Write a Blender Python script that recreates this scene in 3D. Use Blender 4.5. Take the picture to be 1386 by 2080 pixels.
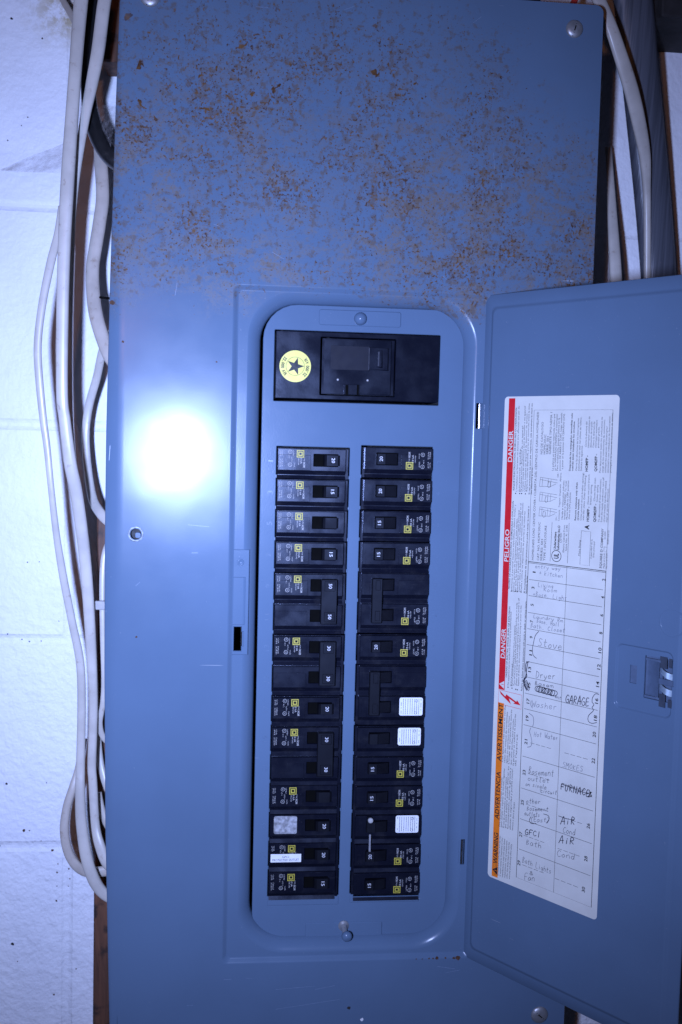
import bpy, bmesh, math, random
import numpy as np
from mathutils import Matrix, Vector
from mathutils.geometry import delaunay_2d_cdt
random.seed(7)
for o in list(bpy.data.objects): bpy.data.objects.remove(o)
SC = bpy.context.scene
COL = SC.collection
MM = 0.001

# ------------------------------------------------------------------ camera
# World: x right along the wall, y into the wall, z up.  The cover's front face is y = 0.  Millimetres in the code.
FPX, CA, CB, CC = 2076.05, 0.0705, -0.1004, 0.0253
CAM = np.array([-105.02, -819.54, 56.99])
def _rot(a, b, c):
    Rx = np.array([[1,0,0],[0,math.cos(a),-math.sin(a)],[0,math.sin(a),math.cos(a)]])
    Ry = np.array([[math.cos(b),0,math.sin(b)],[0,1,0],[-math.sin(b),0,math.cos(b)]])
    Rz = np.array([[math.cos(c),-math.sin(c),0],[math.sin(c),math.cos(c),0],[0,0,1]])
    return Rz @ Rx @ Ry
RM = _rot(CA, CB, CC)
def w3(q): return Vector((q[0], q[2], -q[1]))
right, down, fwd = w3(RM[0]), w3(RM[1]), w3(RM[2])
cam = bpy.data.cameras.new('Camera'); camo = bpy.data.objects.new('Camera', cam); COL.objects.link(camo)
M4 = Matrix.Identity(4)
for i in range(3):
    M4[i][0] = right[i]; M4[i][1] = -down[i]; M4[i][2] = -fwd[i]; M4[i][3] = CAM[i]*MM
camo.matrix_world = M4
cam.sensor_fit = 'VERTICAL'; cam.sensor_height = 36; cam.sensor_width = 24; cam.lens = 36*FPX/2080
cam.clip_start = 0.01; cam.clip_end = 50
cam.dof.use_dof = True; cam.dof.focus_distance = 0.80; cam.dof.aperture_fstop = 9.0
SC.camera = camo

# ------------------------------------------------------------------ light: camera flash beside the lens, dim warm room lamp
world = bpy.data.worlds.new('World'); SC.world = world; world.use_nodes = True
bg = world.node_tree.nodes['Background']; bg.inputs[0].default_value = (0.26, 0.30, 0.55, 1); bg.inputs[1].default_value = 0.022
def aim(o, tgt):
    d = Vector(tgt) - o.location
    o.rotation_euler = d.to_track_quat('-Z', 'Y').to_euler()
fl = bpy.data.lights.new('flash', 'AREA'); flo = bpy.data.objects.new('flash', fl); COL.objects.link(flo)
flo.location = (-0.203, -0.8195, 0.030); aim(flo, (-0.115, 0, 0.0))
fl.energy = 4.25; fl.color = (0.405, 0.535, 1.03); fl.shape = 'RECTANGLE'; fl.size = 0.030; fl.size_y = 0.055; fl.spread = math.radians(81)
wl = bpy.data.lights.new('room_lamp', 'AREA'); wlo = bpy.data.objects.new('room_lamp', wl); COL.objects.link(wlo)
wl.shape = 'DISK'; wl.size = 0.06; wl.energy = 1.0; wl.color = (1.0, 0.42, 0.18)
wlo.location = (-0.40, -1.30, 0.27); aim(wlo, (-0.15, 0, 0))
SC.view_settings.view_transform = 'Standard'; SC.view_settings.look = 'None'
SC.view_settings.exposure = 0.0; SC.view_settings.gamma = 1.0
SC.render.engine = 'CYCLES'

# ------------------------------------------------------------------ measuring helpers (photograph pixel -> point on a real plane)
def ray(u, v):
    q = RM.T @ np.array([(u-693)/FPX, (v-1040)/FPX, 1.0]); return np.array([q[0], q[2], -q[1]])
def U(u, v, y=0.0):
    d = ray(u, v); p = CAM + d*((y-CAM[1])/d[1]); return p
def UX(u, v, y=0.0): return float(U(u, v, y)[0])
def UZ(u, v, y=0.0): return float(U(u, v, y)[2])
TH = 2.2304; HX, HY = 88.42, 7.31
DD = np.array([-math.cos(TH), -math.sin(TH), 0]); DN = np.array([DD[1], -DD[0], 0]); HP = np.array([HX, HY, 0])
def UD(u, v):
    d = ray(u, v); p = CAM + d*(((HP-CAM)@DN)/(d@DN)); return (float((p-HP)@DD), float(p[2]))
DOORM = Matrix(((DD[0], -DN[0], 0, HX*MM), (DD[1], -DN[1], 0, HY*MM), (0, 0, 1, 0), (0, 0, 0, 1)))

# ------------------------------------------------------------------ materials
def newmat(name):
    m = bpy.data.materials.new(name); m.use_nodes = True
    nt = m.node_tree; b = nt.nodes['Principled BSDF']; return m, nt, b
class N:
    """small node builder"""
    def __init__(s, nt): s.nt = nt; s.n = nt.nodes; s.l = nt.links
    def coord(s, out='Object'): return s.n.new('ShaderNodeTexCoord').outputs[out]
    def mapping(s, v, scale=(1,1,1), loc=(0,0,0), rot=(0,0,0)):
        n = s.n.new('ShaderNodeMapping'); n.inputs['Scale'].default_value = scale; n.inputs['Location'].default_value = loc; n.inputs['Rotation'].default_value = rot
        s.l.new(v, n.inputs[0]); return n.outputs[0]
    def noise(s, v, scale, detail=4, rough=0.55, out='Fac', dist=0.0):
        n = s.n.new('ShaderNodeTexNoise'); n.inputs['Scale'].default_value = scale; n.inputs['Detail'].default_value = detail
        n.inputs['Roughness'].default_value = rough; n.inputs['Distortion'].default_value = dist
        s.l.new(v, n.inputs['Vector']); return n.outputs[out]
    def ramp(s, v, a, b, lo=0.0, hi=1.0, smooth=True):
        n = s.n.new('ShaderNodeMapRange'); n.interpolation_type = 'SMOOTHSTEP' if smooth else 'LINEAR'
        n.inputs[1].default_value = a; n.inputs[2].default_value = b; n.inputs[3].default_value = lo; n.inputs[4].default_value = hi
        s.l.new(v, n.inputs[0]); return n.outputs[0]
    def math(s, op, a, b=0.0, clamp=False):
        n = s.n.new('ShaderNodeMath'); n.operation = op; n.use_clamp = clamp
        for i, x in enumerate((a, b)):
            if isinstance(x, (int, float)): n.inputs[i].default_value = x
            else: s.l.new(x, n.inputs[i])
        return n.outputs[0]
    def mix(s, f, a, b):
        n = s.n.new('ShaderNodeMix'); n.data_type = 'RGBA'
        for k, x in ((0, f), (6, a), (7, b)):
            if isinstance(x, (int, float)): n.inputs[k].default_value = x
            elif isinstance(x, tuple): n.inputs[k].default_value = (*x, 1) if len(x) == 3 else x
            else: s.l.new(x, n.inputs[k])
        return n.outputs[2]
    def sep(s, v):
        n = s.n.new('ShaderNodeSeparateXYZ'); s.l.new(v, n.inputs[0]); return n.outputs
    def bump(s, h, strength, dist):
        n = s.n.new('ShaderNodeBump'); n.inputs['Strength'].default_value = strength; n.inputs['Distance'].default_value = dist
        s.l.new(h, n.inputs['Height']); return n.outputs[0]
    def rand(s): return s.n.new('ShaderNodeObjectInfo').outputs['Random']

PAINT = (0.090, 0.138, 0.210)
def paint_mat(name, rust):
    m, nt, b = newmat(name); g = N(nt); v = g.coord()
    fine = g.noise(v, 900, 2)
    broad = g.noise(v, 9, 5)
    col = g.mix(g.ramp(broad, .3, .7), PAINT, tuple(c*1.10 for c in PAINT))
    dust = g.math('MULTIPLY', g.ramp(g.noise(v, 420, 3, .7), .66, .80), .35)
    col = g.mix(dust, col, (.34, .36, .40))
    rough = g.ramp(g.noise(v, 30, 5), .3, .7, .195, .235)
    # fine scratches
    sc = g.ramp(g.noise(g.mapping(v, (14, 14, 380), rot=(0, .5, 0)), 1.0, 2), .735, .75)
    sc2 = g.ramp(g.noise(v, 14, 2), .58, .64)
    col = g.mix(g.math('MULTIPLY', g.math('MULTIPLY', sc, sc2), .5), col, (.40, .42, .45))
    h = fine
    if rust:
        x, y, z = g.sep(v)[:3]
        zone = g.ramp(g.math('ADD', z, g.math('MULTIPLY', g.math('SUBTRACT', g.noise(v, 16, 3), .5), .10)), .150, .195)
        topfade = g.ramp(z, .340, .420, 1.0, .45)
        rx = g.math('ADD', x, g.math('MULTIPLY', z, .8))       # clean corner at the top right
        rx = g.math('ADD', rx, g.math('MULTIPLY', g.math('SUBTRACT', g.noise(v, 20, 3), .5), .16))
        corner = g.ramp(rx, .35, .43, 1.0, .05)
        clump = g.math('MULTIPLY', g.ramp(g.noise(v, 13, 3, .6), .36, .60), g.ramp(g.noise(v, 34, 4, .6), .36, .60, .25, 1.0))
        dens = g.math('MULTIPLY', g.math('MULTIPLY', zone, topfade), corner)
        dc = g.math('MULTIPLY', dens, g.math('ADD', .34, g.math('MULTIPLY', clump, .74)))
        n1 = g.math('ADD', g.noise(v, 430, 3, .6), g.math('MULTIPLY', dc, .155))
        specks = g.math('MULTIPLY', g.ramp(n1, .67, .75), g.ramp(dens, 0, .15))
        n2 = g.math('ADD', g.noise(v, 165, 5, .72, dist=.3), g.math('MULTIPLY', dc, .12))
        blot = g.math('MULTIPLY', g.ramp(n2, .665, .78), g.ramp(dens, 0, .15))
        low = g.ramp(z, .37, .24, .30, 1.0)
        n3 = g.noise(g.mapping(v, (1, 1, 1.5)), 34, 9, .78, dist=.5)
        film = g.math('MULTIPLY', g.math('MULTIPLY', g.ramp(n3, .44, .57), g.math('MULTIPLY', g.math('MULTIPLY', dens, low), g.ramp(g.noise(g.mapping(v, loc=(.3, .1, .2)), 10, 3), .32, .55, .30, 1.0))), g.ramp(g.noise(v, 420, 4, .75), .36, .60, .15, .95))
        big = g.math('MULTIPLY', g.ramp(g.math('ADD', g.noise(v, 105, 3, .6, dist=.4), g.math('MULTIPLY', g.math('MULTIPLY', dens, g.ramp(x, .04, -.12)), .05)), .685, .715), g.math('MULTIPLY', dens, g.ramp(z, .25, .31)))
        tone = g.noise(v, 160, 4)
        rcol = g.mix(g.ramp(tone, .35, .65), (.052, .022, .010), (.140, .066, .018))
        col = g.mix(g.math('MULTIPLY', film, .74), col, (.160, .108, .056))
        halo = g.math('MULTIPLY', g.math('MULTIPLY', g.ramp(g.math('ADD', g.noise(v, 170, 4, .65), g.math('MULTIPLY', dc, .12)), .56, .72), g.ramp(dens, .1, .5)), .55)
        col = g.mix(halo, col, (.110, .070, .036))
        allr = g.math('MAXIMUM', g.math('MAXIMUM', g.math('MULTIPLY', specks, .92), g.math('MULTIPLY', blot, .72)), big)
        col = g.mix(allr, col, rcol)
        rr = g.math('MAXIMUM', allr, film)
        rough = g.math('ADD', rough, g.math('MULTIPLY', rr, .42))
        h = g.math('ADD', g.math('MULTIPLY', fine, .4), g.math('MULTIPLY', allr, 1.0))
    nt.links.new(col, b.inputs['Base Color']); nt.links.new(rough, b.inputs['Roughness'])
    bn = g.n.new('ShaderNodeBump'); bn.inputs['Strength'].default_value = .6; bn.inputs['Distance'].default_value = .0007
    nt.links.new(g.noise(v, 13, 2, .4), bn.inputs['Height'])
    b2 = g.n.new('ShaderNodeBump'); b2.inputs['Strength'].default_value = .10; b2.inputs['Distance'].default_value = .0004
    nt.links.new(h, b2.inputs['Height']); nt.links.new(bn.outputs[0], b2.inputs['Normal']); nt.links.new(b2.outputs[0], b.inputs['Normal'])
    b.inputs['Specular IOR Level'].default_value = .17
    b.inputs['Coat Weight'].default_value = .0; b.inputs['Coat Roughness'].default_value = .17; b.inputs['Coat IOR'].default_value = 1.45
    return m
def simple(name, col, rough=.5, metal=0.0, var=.12, scale=120, bump=0.0, spec=.5, dirt=None, dirt_scale=60, dirt_t=(.58, .7)):
    m, nt, b = newmat(name); g = N(nt); v = g.coord()
    n = g.noise(v, scale, 5)
    c = g.mix(g.ramp(n, .3, .7), tuple(x*(1-var) for x in col), tuple(min(1, x*(1+var)) for x in col))
    if dirt: c = g.mix(g.ramp(g.noise(v, dirt_scale, 6, .7), *dirt_t), c, dirt)
    nt.links.new(c, b.inputs['Base Color'])
    nt.links.new(g.ramp(g.noise(v, scale*2, 3), .3, .7, rough*.88, min(1, rough*1.12)), b.inputs['Roughness'])
    b.inputs['Metallic'].default_value = metal; b.inputs['Specular IOR Level'].default_value = spec
    if bump: nt.links.new(g.bump(n, bump, .0006), b.inputs['Normal'])
    return m
def black_plastic(name, col, rough, dust):
    m, nt, b = newmat(name); g = N(nt); v = g.coord(); r = g.rand()
    vv = g.n.new('ShaderNodeVectorMath'); vv.operation = 'ADD'; nt.links.new(v, vv.inputs[0])
    cb = g.n.new('ShaderNodeCombineXYZ'); nt.links.new(r, cb.inputs[0]); nt.links.new(r, cb.inputs[2]); nt.links.new(cb.outputs[0], vv.inputs[1])
    v2 = vv.outputs[0]
    smear = g.ramp(g.noise(v2, 70, 6, .65), .48, .75)
    speck = g.ramp(g.noise(v2, 650, 2, .6), .70, .76)
    streak = g.ramp(g.noise(g.mapping(v2, (60, 60, 600)), 1.0, 3), .62, .72)
    f = g.math('ADD', g.math('MULTIPLY', smear, .35*dust), g.math('ADD', g.math('MULTIPLY', speck, .8*dust), g.math('MULTIPLY', streak, .25*dust)), clamp=True)
    c = g.mix(f, col, (.16, .155, .15))
    nt.links.new(c, b.inputs['Base Color'])
    nt.links.new(g.ramp(g.noise(v2, 45, 5), .3, .7, rough*.8, rough*1.25), b.inputs['Roughness'])
    nt.links.new(g.bump(g.noise(v2, 1500, 2), .06, .0003), b.inputs['Normal']); b.inputs['Specular Tint'].default_value = (.72, .80, 1, 1)
    if 'handle' in name: b.inputs['Specular IOR Level'].default_value = .22
    return m
MAT = {}
MAT['cover'] = paint_mat('grey_paint_rusty', True)
MAT['paint'] = paint_mat('grey_paint', False)
MAT['emboss'] = simple('grey_paint_emboss', tuple(c*1.05 for c in PAINT), .28)
MAT['black'] = black_plastic('black_breaker_plastic', (.005, .0058, .012), .25, .17)
MAT['blackhandle'] = black_plastic('black_handle_plastic', (.003, .003, .005), .55, .04)
MAT['mainblack'] = black_plastic('black_main_plastic', (.004, .0048, .010), .20, .05)
MAT['mainplate'] = simple('main_handle_plate', (.009, .010, .018), .5, spec=.12)
MAT['ink_white'] = simple('white_ink', (.38, .37, .36), .6, var=.25, scale=500)
MAT['ink_num'] = simple('white_number_ink', (.58, .58, .60), .5)
MAT['ink_yellow'] = simple('yellow_ink', (.46, .39, .045), .5)
MAT['sticker_yellow'] = simple('yellow_sticker', (.74, .66, .10), .45, var=.04)
MAT['ink_black'] = simple('black_ink', (.012, .012, .014), .6)
MAT['ink_grey'] = simple('grey_ink', (.10, .10, .11), .6)
MAT['label'] = simple('label_paper', (.62, .595, .525), .42, var=.04, scale=40, dirt=(.55, .54, .50), dirt_scale=35, dirt_t=(.62, .9))
MAT['label_small'] = simple('white_sticker', (.78, .78, .78), .45, var=.05)
MAT['silver_sticker'] = simple('worn_silver_sticker', (.30, .30, .31), .5, var=.45, scale=300)
MAT['red'] = simple('red_print', (.60, .012, .018), .45, var=.04)
MAT['orange'] = simple('orange_print', (.80, .19, .012), .45, var=.04)
MAT['pen'] = simple('pen_ink', (.032, .032, .048), .6)
MAT['pen_light'] = simple('pencil_ink', (.15, .15, .17), .6)
MAT['steel'] = simple('screw_steel', (.34, .34, .35), .42, metal=.55, dirt=(.12, .09, .07), dirt_scale=260, dirt_t=(.55, .75))
MAT['brightsteel'] = simple('bright_steel', (.75, .75, .76), .22, metal=1.0)
MAT['zinc'] = simple('zinc_clip', (.42, .52, .60), .34, metal=.6)
MAT['dark'] = simple('dark_slot', (.003, .003, .003), .8, spec=.03)
MAT['interior'] = simple('enclosure_inside', (.02, .022, .025), .7)
MAT['box'] = simple('enclosure_paint', (.12, .14, .17), .45)
MAT['greyplastic'] = simple('grey_latch_plastic', (.082, .115, .175), .42)
MAT['latchdark'] = simple('dark_grey_latch_plastic', (.035, .045, .065), .5)
MAT['collar'] = simple('worn_collar_paint', (.20, .235, .29), .35, var=.5, scale=500)
MAT['ink_grey_light'] = simple('pale_grey_rod', (.22, .22, .23), .5)
MAT['ridge'] = simple('edge_highlight_black', (.035, .037, .05), .3)  # lighter black: the handle's edge highlight put into the colour
MAT['cable'] = simple('white_cable_jacket', (.48, .44, .39), .34, var=.10, scale=40, dirt=(.25, .18, .13), dirt_scale=150, dirt_t=(.58, .80))
MAT['cable_old'] = simple('dirty_cable_jacket', (.44, .385, .33), .42, var=.08, scale=60, dirt=(.22, .15, .10), dirt_scale=110, dirt_t=(.55, .78))
MAT['cable_black'] = simple('black_cable_jacket', (.012, .012, .013), .34, dirt=(.10, .09, .08), dirt_scale=240, dirt_t=(.62, .78))
MAT['cable_red'] = simple('red_cable_jacket', (.45, .04, .03), .4)
MAT['strap'] = simple('nylon_strap', (.36, .34, .33), .35)
MAT['web'] = None

def grey_cable_mat():
    m, nt, b = newmat('grey_service_cable'); g = N(nt); v = g.coord()
    n = g.noise(g.mapping(v, (420, 60, 7)), 1.0, 3)
    c = g.mix(g.ramp(n, .3, .7), (.052, .056, .070), (.092, .098, .120))
    c = g.mix(g.ramp(g.noise(v, 130, 5), .66, .78), c, (.12, .11, .11))
    nt.links.new(c, b.inputs['Base Color']); b.inputs['Roughness'].default_value = .42
    nt.links.new(g.bump(n, .35, .0012), b.inputs['Normal']); return m
MAT['cable_grey'] = grey_cable_mat()
def wall_mat():
    m, nt, b = newmat('white_wall_paint'); g = N(nt); v = g.coord()
    x, y, z = g.sep(v)[:3]
    c = g.mix(g.ramp(g.noise(v, 18, 6), .35, .7), (.86, .87, .90), (.81, .82, .86))
    # brown chips and specks, mostly low on the wall; yellow foam stain at the very top left
    low = g.ramp(z, .10, -.30, .0, 1.0)
    sp = g.ramp(g.math('ADD', g.noise(v, 135, 4, .6), g.math('MULTIPLY', low, .035)), .742, .765)
    c = g.mix(g.math('MULTIPLY', sp, .85), c, (.16, .085, .05))
    st = g.math('MULTIPLY', g.math('MULTIPLY', g.ramp(z, .385, .43), g.ramp(x, -.315, -.255)), g.ramp(x, -.20, -.24))
    c = g.mix(g.math('MULTIPLY', st, g.ramp(g.noise(v, 90, 6, .7), .38, .6, .0, .95)), c, (.42, .33, .14))
    nt.links.new(c, b.inputs['Base Color']); b.inputs['Roughness'].default_value = .55
    rough_zone = g.ramp(z, .15, -.30, .55, 1.0)
    h = g.math('MULTIPLY', g.math('ADD', g.noise(v, 170, 5, .55), g.math('MULTIPLY', g.noise(v, 45, 3), 1.0)), rough_zone)
    nt.links.new(g.bump(h, .75, .0026), b.inputs['Normal']); return m
MAT['wall'] = wall_mat()
def wood_mat():
    m, nt, b = newmat('old_brown_wood'); g = N(nt); v = g.coord()
    n = g.noise(g.mapping(v, (90, 90, 9)), 1.0, 6, .6, dist=1.2)
    c = g.mix(g.ramp(n, .3, .7), (.17, .068, .034), (.060, .025, .013))
    c = g.mix(g.ramp(g.noise(v, 60, 5), .50, .68), c, (.022, .011, .008))
    nt.links.new(c, b.inputs['Base Color']); b.inputs['Roughness'].default_value = .65
    nt.links.new(g.bump(n, .4, .001), b.inputs['Normal']); return m
MAT['wood'] = wood_mat()
MAT['darkwood'] = simple('dark_grimy_wood', (.020, .018, .018), .8, var=.5, scale=60, bump=.5)
def web_mat():
    m, nt, b = newmat('cobweb_silk'); g = N(nt); v = g.coord()
    for n in list(nt.nodes):
        if n.type == 'BSDF_PRINCIPLED': nt.nodes.remove(n)
    out = [n for n in nt.nodes if n.type == 'OUTPUT_MATERIAL'][0]
    t = g.n.new('ShaderNodeBsdfTransparent'); d = g.n.new('ShaderNodeBsdfDiffuse'); d.inputs[0].default_value = (.42, .40, .40, 1)
    mx = g.n.new('ShaderNodeMixShader')
    f = g.ramp(g.noise(g.mapping(v, (1, 1, 5), rot=(0, .42, 0)), 60, 6, .7), .35, .75, .02, .45)
    nt.links.new(f, mx.inputs[0]); nt.links.new(t.outputs[0], mx.inputs[1]); nt.links.new(d.outputs[0], mx.inputs[2]); nt.links.new(mx.outputs[0], out.inputs[0])
    return m
MAT['web'] = web_mat()

# ------------------------------------------------------------------ object helpers
PW = {}
def tag(o, label=None, cat=None, group=None, kind=None):
    if label: o['label'] = label
    if cat: o['category'] = cat
    if group: o['group'] = group
    if kind: o['kind'] = kind
    return o
def empty(name, loc_mm, label, cat, group=None):
    o = bpy.data.objects.new(name, None); COL.objects.link(o); o.location = Vector(loc_mm)*MM; o.empty_display_size = .02
    PW[o.name] = Matrix.Translation(o.location); return tag(o, label, cat, group)
def link(name, mesh, mat=None, parent=None, mw=None):
    """mesh authored in world (or mw-local) space"""
    o = bpy.data.objects.new(name, mesh); COL.objects.link(o)
    if mat is not None and not mesh.materials: mesh.materials.append(MAT[mat] if isinstance(mat, str) else mat)
    mw = mw if mw is not None else Matrix.Identity(4)
    if parent is not None:
        o.parent = parent; o.matrix_parent_inverse = Matrix.Identity(4)
        o.matrix_basis = PW[parent.name].inverted() @ mw
    else: o.matrix_basis = mw
    PW[o.name] = mw.copy(); return o

class MB:
    """collects faces in millimetres: x right, y depth, z up"""
    def __init__(s): s.v = []; s.f = []; s.sm = []
    def add(s, verts, faces, smooth=False):
        k = len(s.v); s.v += [tuple(map(float, p)) for p in verts]
        for f in faces: s.f.append(tuple(i+k for i in f)); s.sm.append(smooth)
        return s
    def loops(s, L, closed=True, smooth=True):
        n = len(L[0]); vs = [p for l in L for p in l]; fs = []
        for a in range(len(L)-1):
            for i in range(n if closed else n-1):
                j = (i+1) % n; fs.append((a*n+i, a*n+j, (a+1)*n+j, (a+1)*n+i))
        return s.add(vs, fs, smooth)
    def fill(s, outer, holes, y):
        """flat face at depth y; outer/holes lists of (x,z)"""
        cons = [[Vector(p) for p in c] for c in [outer]+list(holes)]
        pts = [p for c in cons for p in c]; edges = []; k = 0
        for c in cons:
            edges += [(k+i, k+(i+1) % len(c)) for i in range(len(c))]; k += len(c)
        vo, _, fo, *_r = delaunay_2d_cdt(pts, edges, [], 0, 1e-7)
        def inside(p, poly):
            r = False; n = len(poly)
            for i in range(n):
                a, b = poly[i], poly[i-1]
                if (a[1] > p[1]) != (b[1] > p[1]) and p[0] < (b[0]-a[0])*(p[1]-a[1])/(b[1]-a[1])+a[0]: r = not r
            return r
        fs = []
        for t in fo:
            a, b, c = (vo[i] for i in t); cr = (b-a).cross(c-a)
            if abs(cr) < 1e-9: continue
            g_ = (a+b+c)/3
            if not inside(g_, outer) or any(inside(g_, h) for h in holes): continue
            fs.append(tuple(t) if cr > 0 else (t[0], t[2], t[1]))      # in (x,z) ccw == normal towards -y
        return s.add([(p.x, y, p.y) for p in vo], fs)
    def plate(s, outer, holes=(), y=0, t=1.0, c=.3, back=False):
        """rounded-rect plate (x0,x1,z0,z1,r[,poly]) with a chamfered front edge; front at y, thickness t towards +y"""
        def cont(k, ins): return rr(k[0]+ins, k[1]-ins, k[2]+ins, k[3]-ins, max(k[4]-ins, 0)) if not isinstance(k, list) else (k if ins == 0 else inset(k, ins))
        s.fill(cont(outer, c), [cont(h, -c) for h in holes], y)
        for k, sg in [(outer, 1)]+[(h, -1) for h in holes]:
            a, b = cont(k, c*sg), cont(k, 0)
            s.loops([[(p[0], y, p[1]) for p in a], [(p[0], y+c, p[1]) for p in b], [(p[0], y+t, p[1]) for p in b]], smooth=False)
        if back: s.fill(cont(outer, 0), [cont(h, 0) for h in holes], y+t)
        return s
    def box(s, x0, x1, y0, y1, z0, z1):
        v = [(x, y, z) for x in (x0, x1) for y in (y0, y1) for z in (z0, z1)]
        return s.add(v, [(0,1,3,2), (4,6,7,5), (0,4,5,1), (2,3,7,6), (0,2,6,4), (1,5,7,3)])
    def ribbon(s, pts, w, y):
        """flat pen stroke through (x,z) points"""
        P_ = [np.array(p, float) for p in pts]
        if len(P_) < 2: return s
        vs = []
        for i, p in enumerate(P_):
            t = P_[min(i+1, len(P_)-1)]-P_[max(i-1, 0)]; l = np.hypot(*t)
            t = t/l if l > 1e-9 else np.array([1, 0]); n = np.array([-t[1], t[0]])*w/2
            if i == 0: p = p-t*w*.3
            if i == len(P_)-1: p = p+t*w*.3
            vs += [(p[0]+n[0], y, p[1]+n[1]), (p[0]-n[0], y, p[1]-n[1])]
        return s.add(vs, [(2*i, 2*i+1, 2*i+3, 2*i+2) for i in range(len(P_)-1)])
    def lathe(s, cx, cz, prof, n=24):
        """prof: list of (radius, y); axis along y"""
        L = [[(cx+r*math.cos(2*math.pi*i/n), y, cz+r*math.sin(2*math.pi*i/n)) for i in range(n)] for r, y in prof]
        return s.loops(L)
    def mesh(s, name):
        me = bpy.data.meshes.new(name)
        me.from_pydata([(a*MM, b*MM, c*MM) for a, b, c in s.v], [], s.f); me.update()
        me.polygons.foreach_set('use_smooth', s.sm)
        bm = bmesh.new(); bm.from_mesh(me); bmesh.ops.remove_doubles(bm, verts=bm.verts, dist=1e-6)
        bm.to_mesh(me); bm.free(); return me
    def build(s, name, mat, parent=None, mw=None): return link(name, s.mesh(name), mat, parent, mw)
def rr(x0, x1, z0, z1, r=0.0, n=7):
    """ccw (x,z) contour"""
    if r <= 0: return [(x0, z0), (x1, z0), (x1, z1), (x0, z1)]
    out = []
    for cx, cz, a0 in ((x1-r, z0+r, -90), (x1-r, z1-r, 0), (x0+r, z1-r, 90), (x0+r, z0+r, 180)):
        for i in range(n+1):
            a = math.radians(a0+90*i/n); out.append((cx+r*math.cos(a), cz+r*math.sin(a)))
    return out
def inset(poly, d):
    """inset a ccw polygon by d"""
    n = len(poly); out = []
    for i in range(n):
        p0, p1, p2 = (np.array(poly[(i+k) % n], float) for k in (-1, 0, 1))
        e1, e2 = p1-p0, p2-p1; n1 = np.array([-e1[1], e1[0]])/np.hypot(*e1); n2 = np.array([-e2[1], e2[0]])/np.hypot(*e2)
        m = (n1+n2); m = m/max(1e-6, m@n1); out.append(tuple(p1+m*d))
    return out

# ------------------------------------------------------------------ flat text
_tc = {}
def glyphs(txt, bold=0.0, shear=0.0):
    key = (txt, bold, shear)
    if key in _tc: return _tc[key]
    cu = bpy.data.curves.new('t', 'FONT'); cu.body = txt; cu.size = 1.0; cu.resolution_u = 2; cu.offset = bold; cu.shear = shear; cu.fill_mode = 'FRONT'
    ob = bpy.data.objects.new('t', cu); me = bpy.data.meshes.new_from_object(ob)
    vs = np.array([v.co[:2] for v in me.vertices]) if len(me.vertices) else np.zeros((0, 2)); fs = [tuple(p.vertices) for p in me.polygons]
    bpy.data.objects.remove(ob); bpy.data.curves.remove(cu); bpy.data.meshes.remove(me)
    _tc[key] = (vs, fs); return _tc[key]
CAPH = 0.70
def text(mb, txt, p0, p1, h, y, bold=0.0, shear=0.0):
    """baseline from p0 to p1 (x,z), capital height h, letter tops 90 deg ccw from the reading direction"""
    vs, fs = glyphs(txt, bold, shear)
    if not len(vs): return
    p0, p1 = np.array(p0, float), np.array(p1, float); d = p1-p0; L = np.hypot(*d); d /= L; n = np.array([-d[1], d[0]])
    x0, x1 = vs[:, 0].min(), vs[:, 0].max(); sx = L/(x1-x0); sy = h/CAPH
    q = p0 + np.outer((vs[:, 0]-x0)*sx, d) + np.outer(vs[:, 1]*sy, n)
    mb.add([(a, y, b) for a, b in q], fs)

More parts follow.
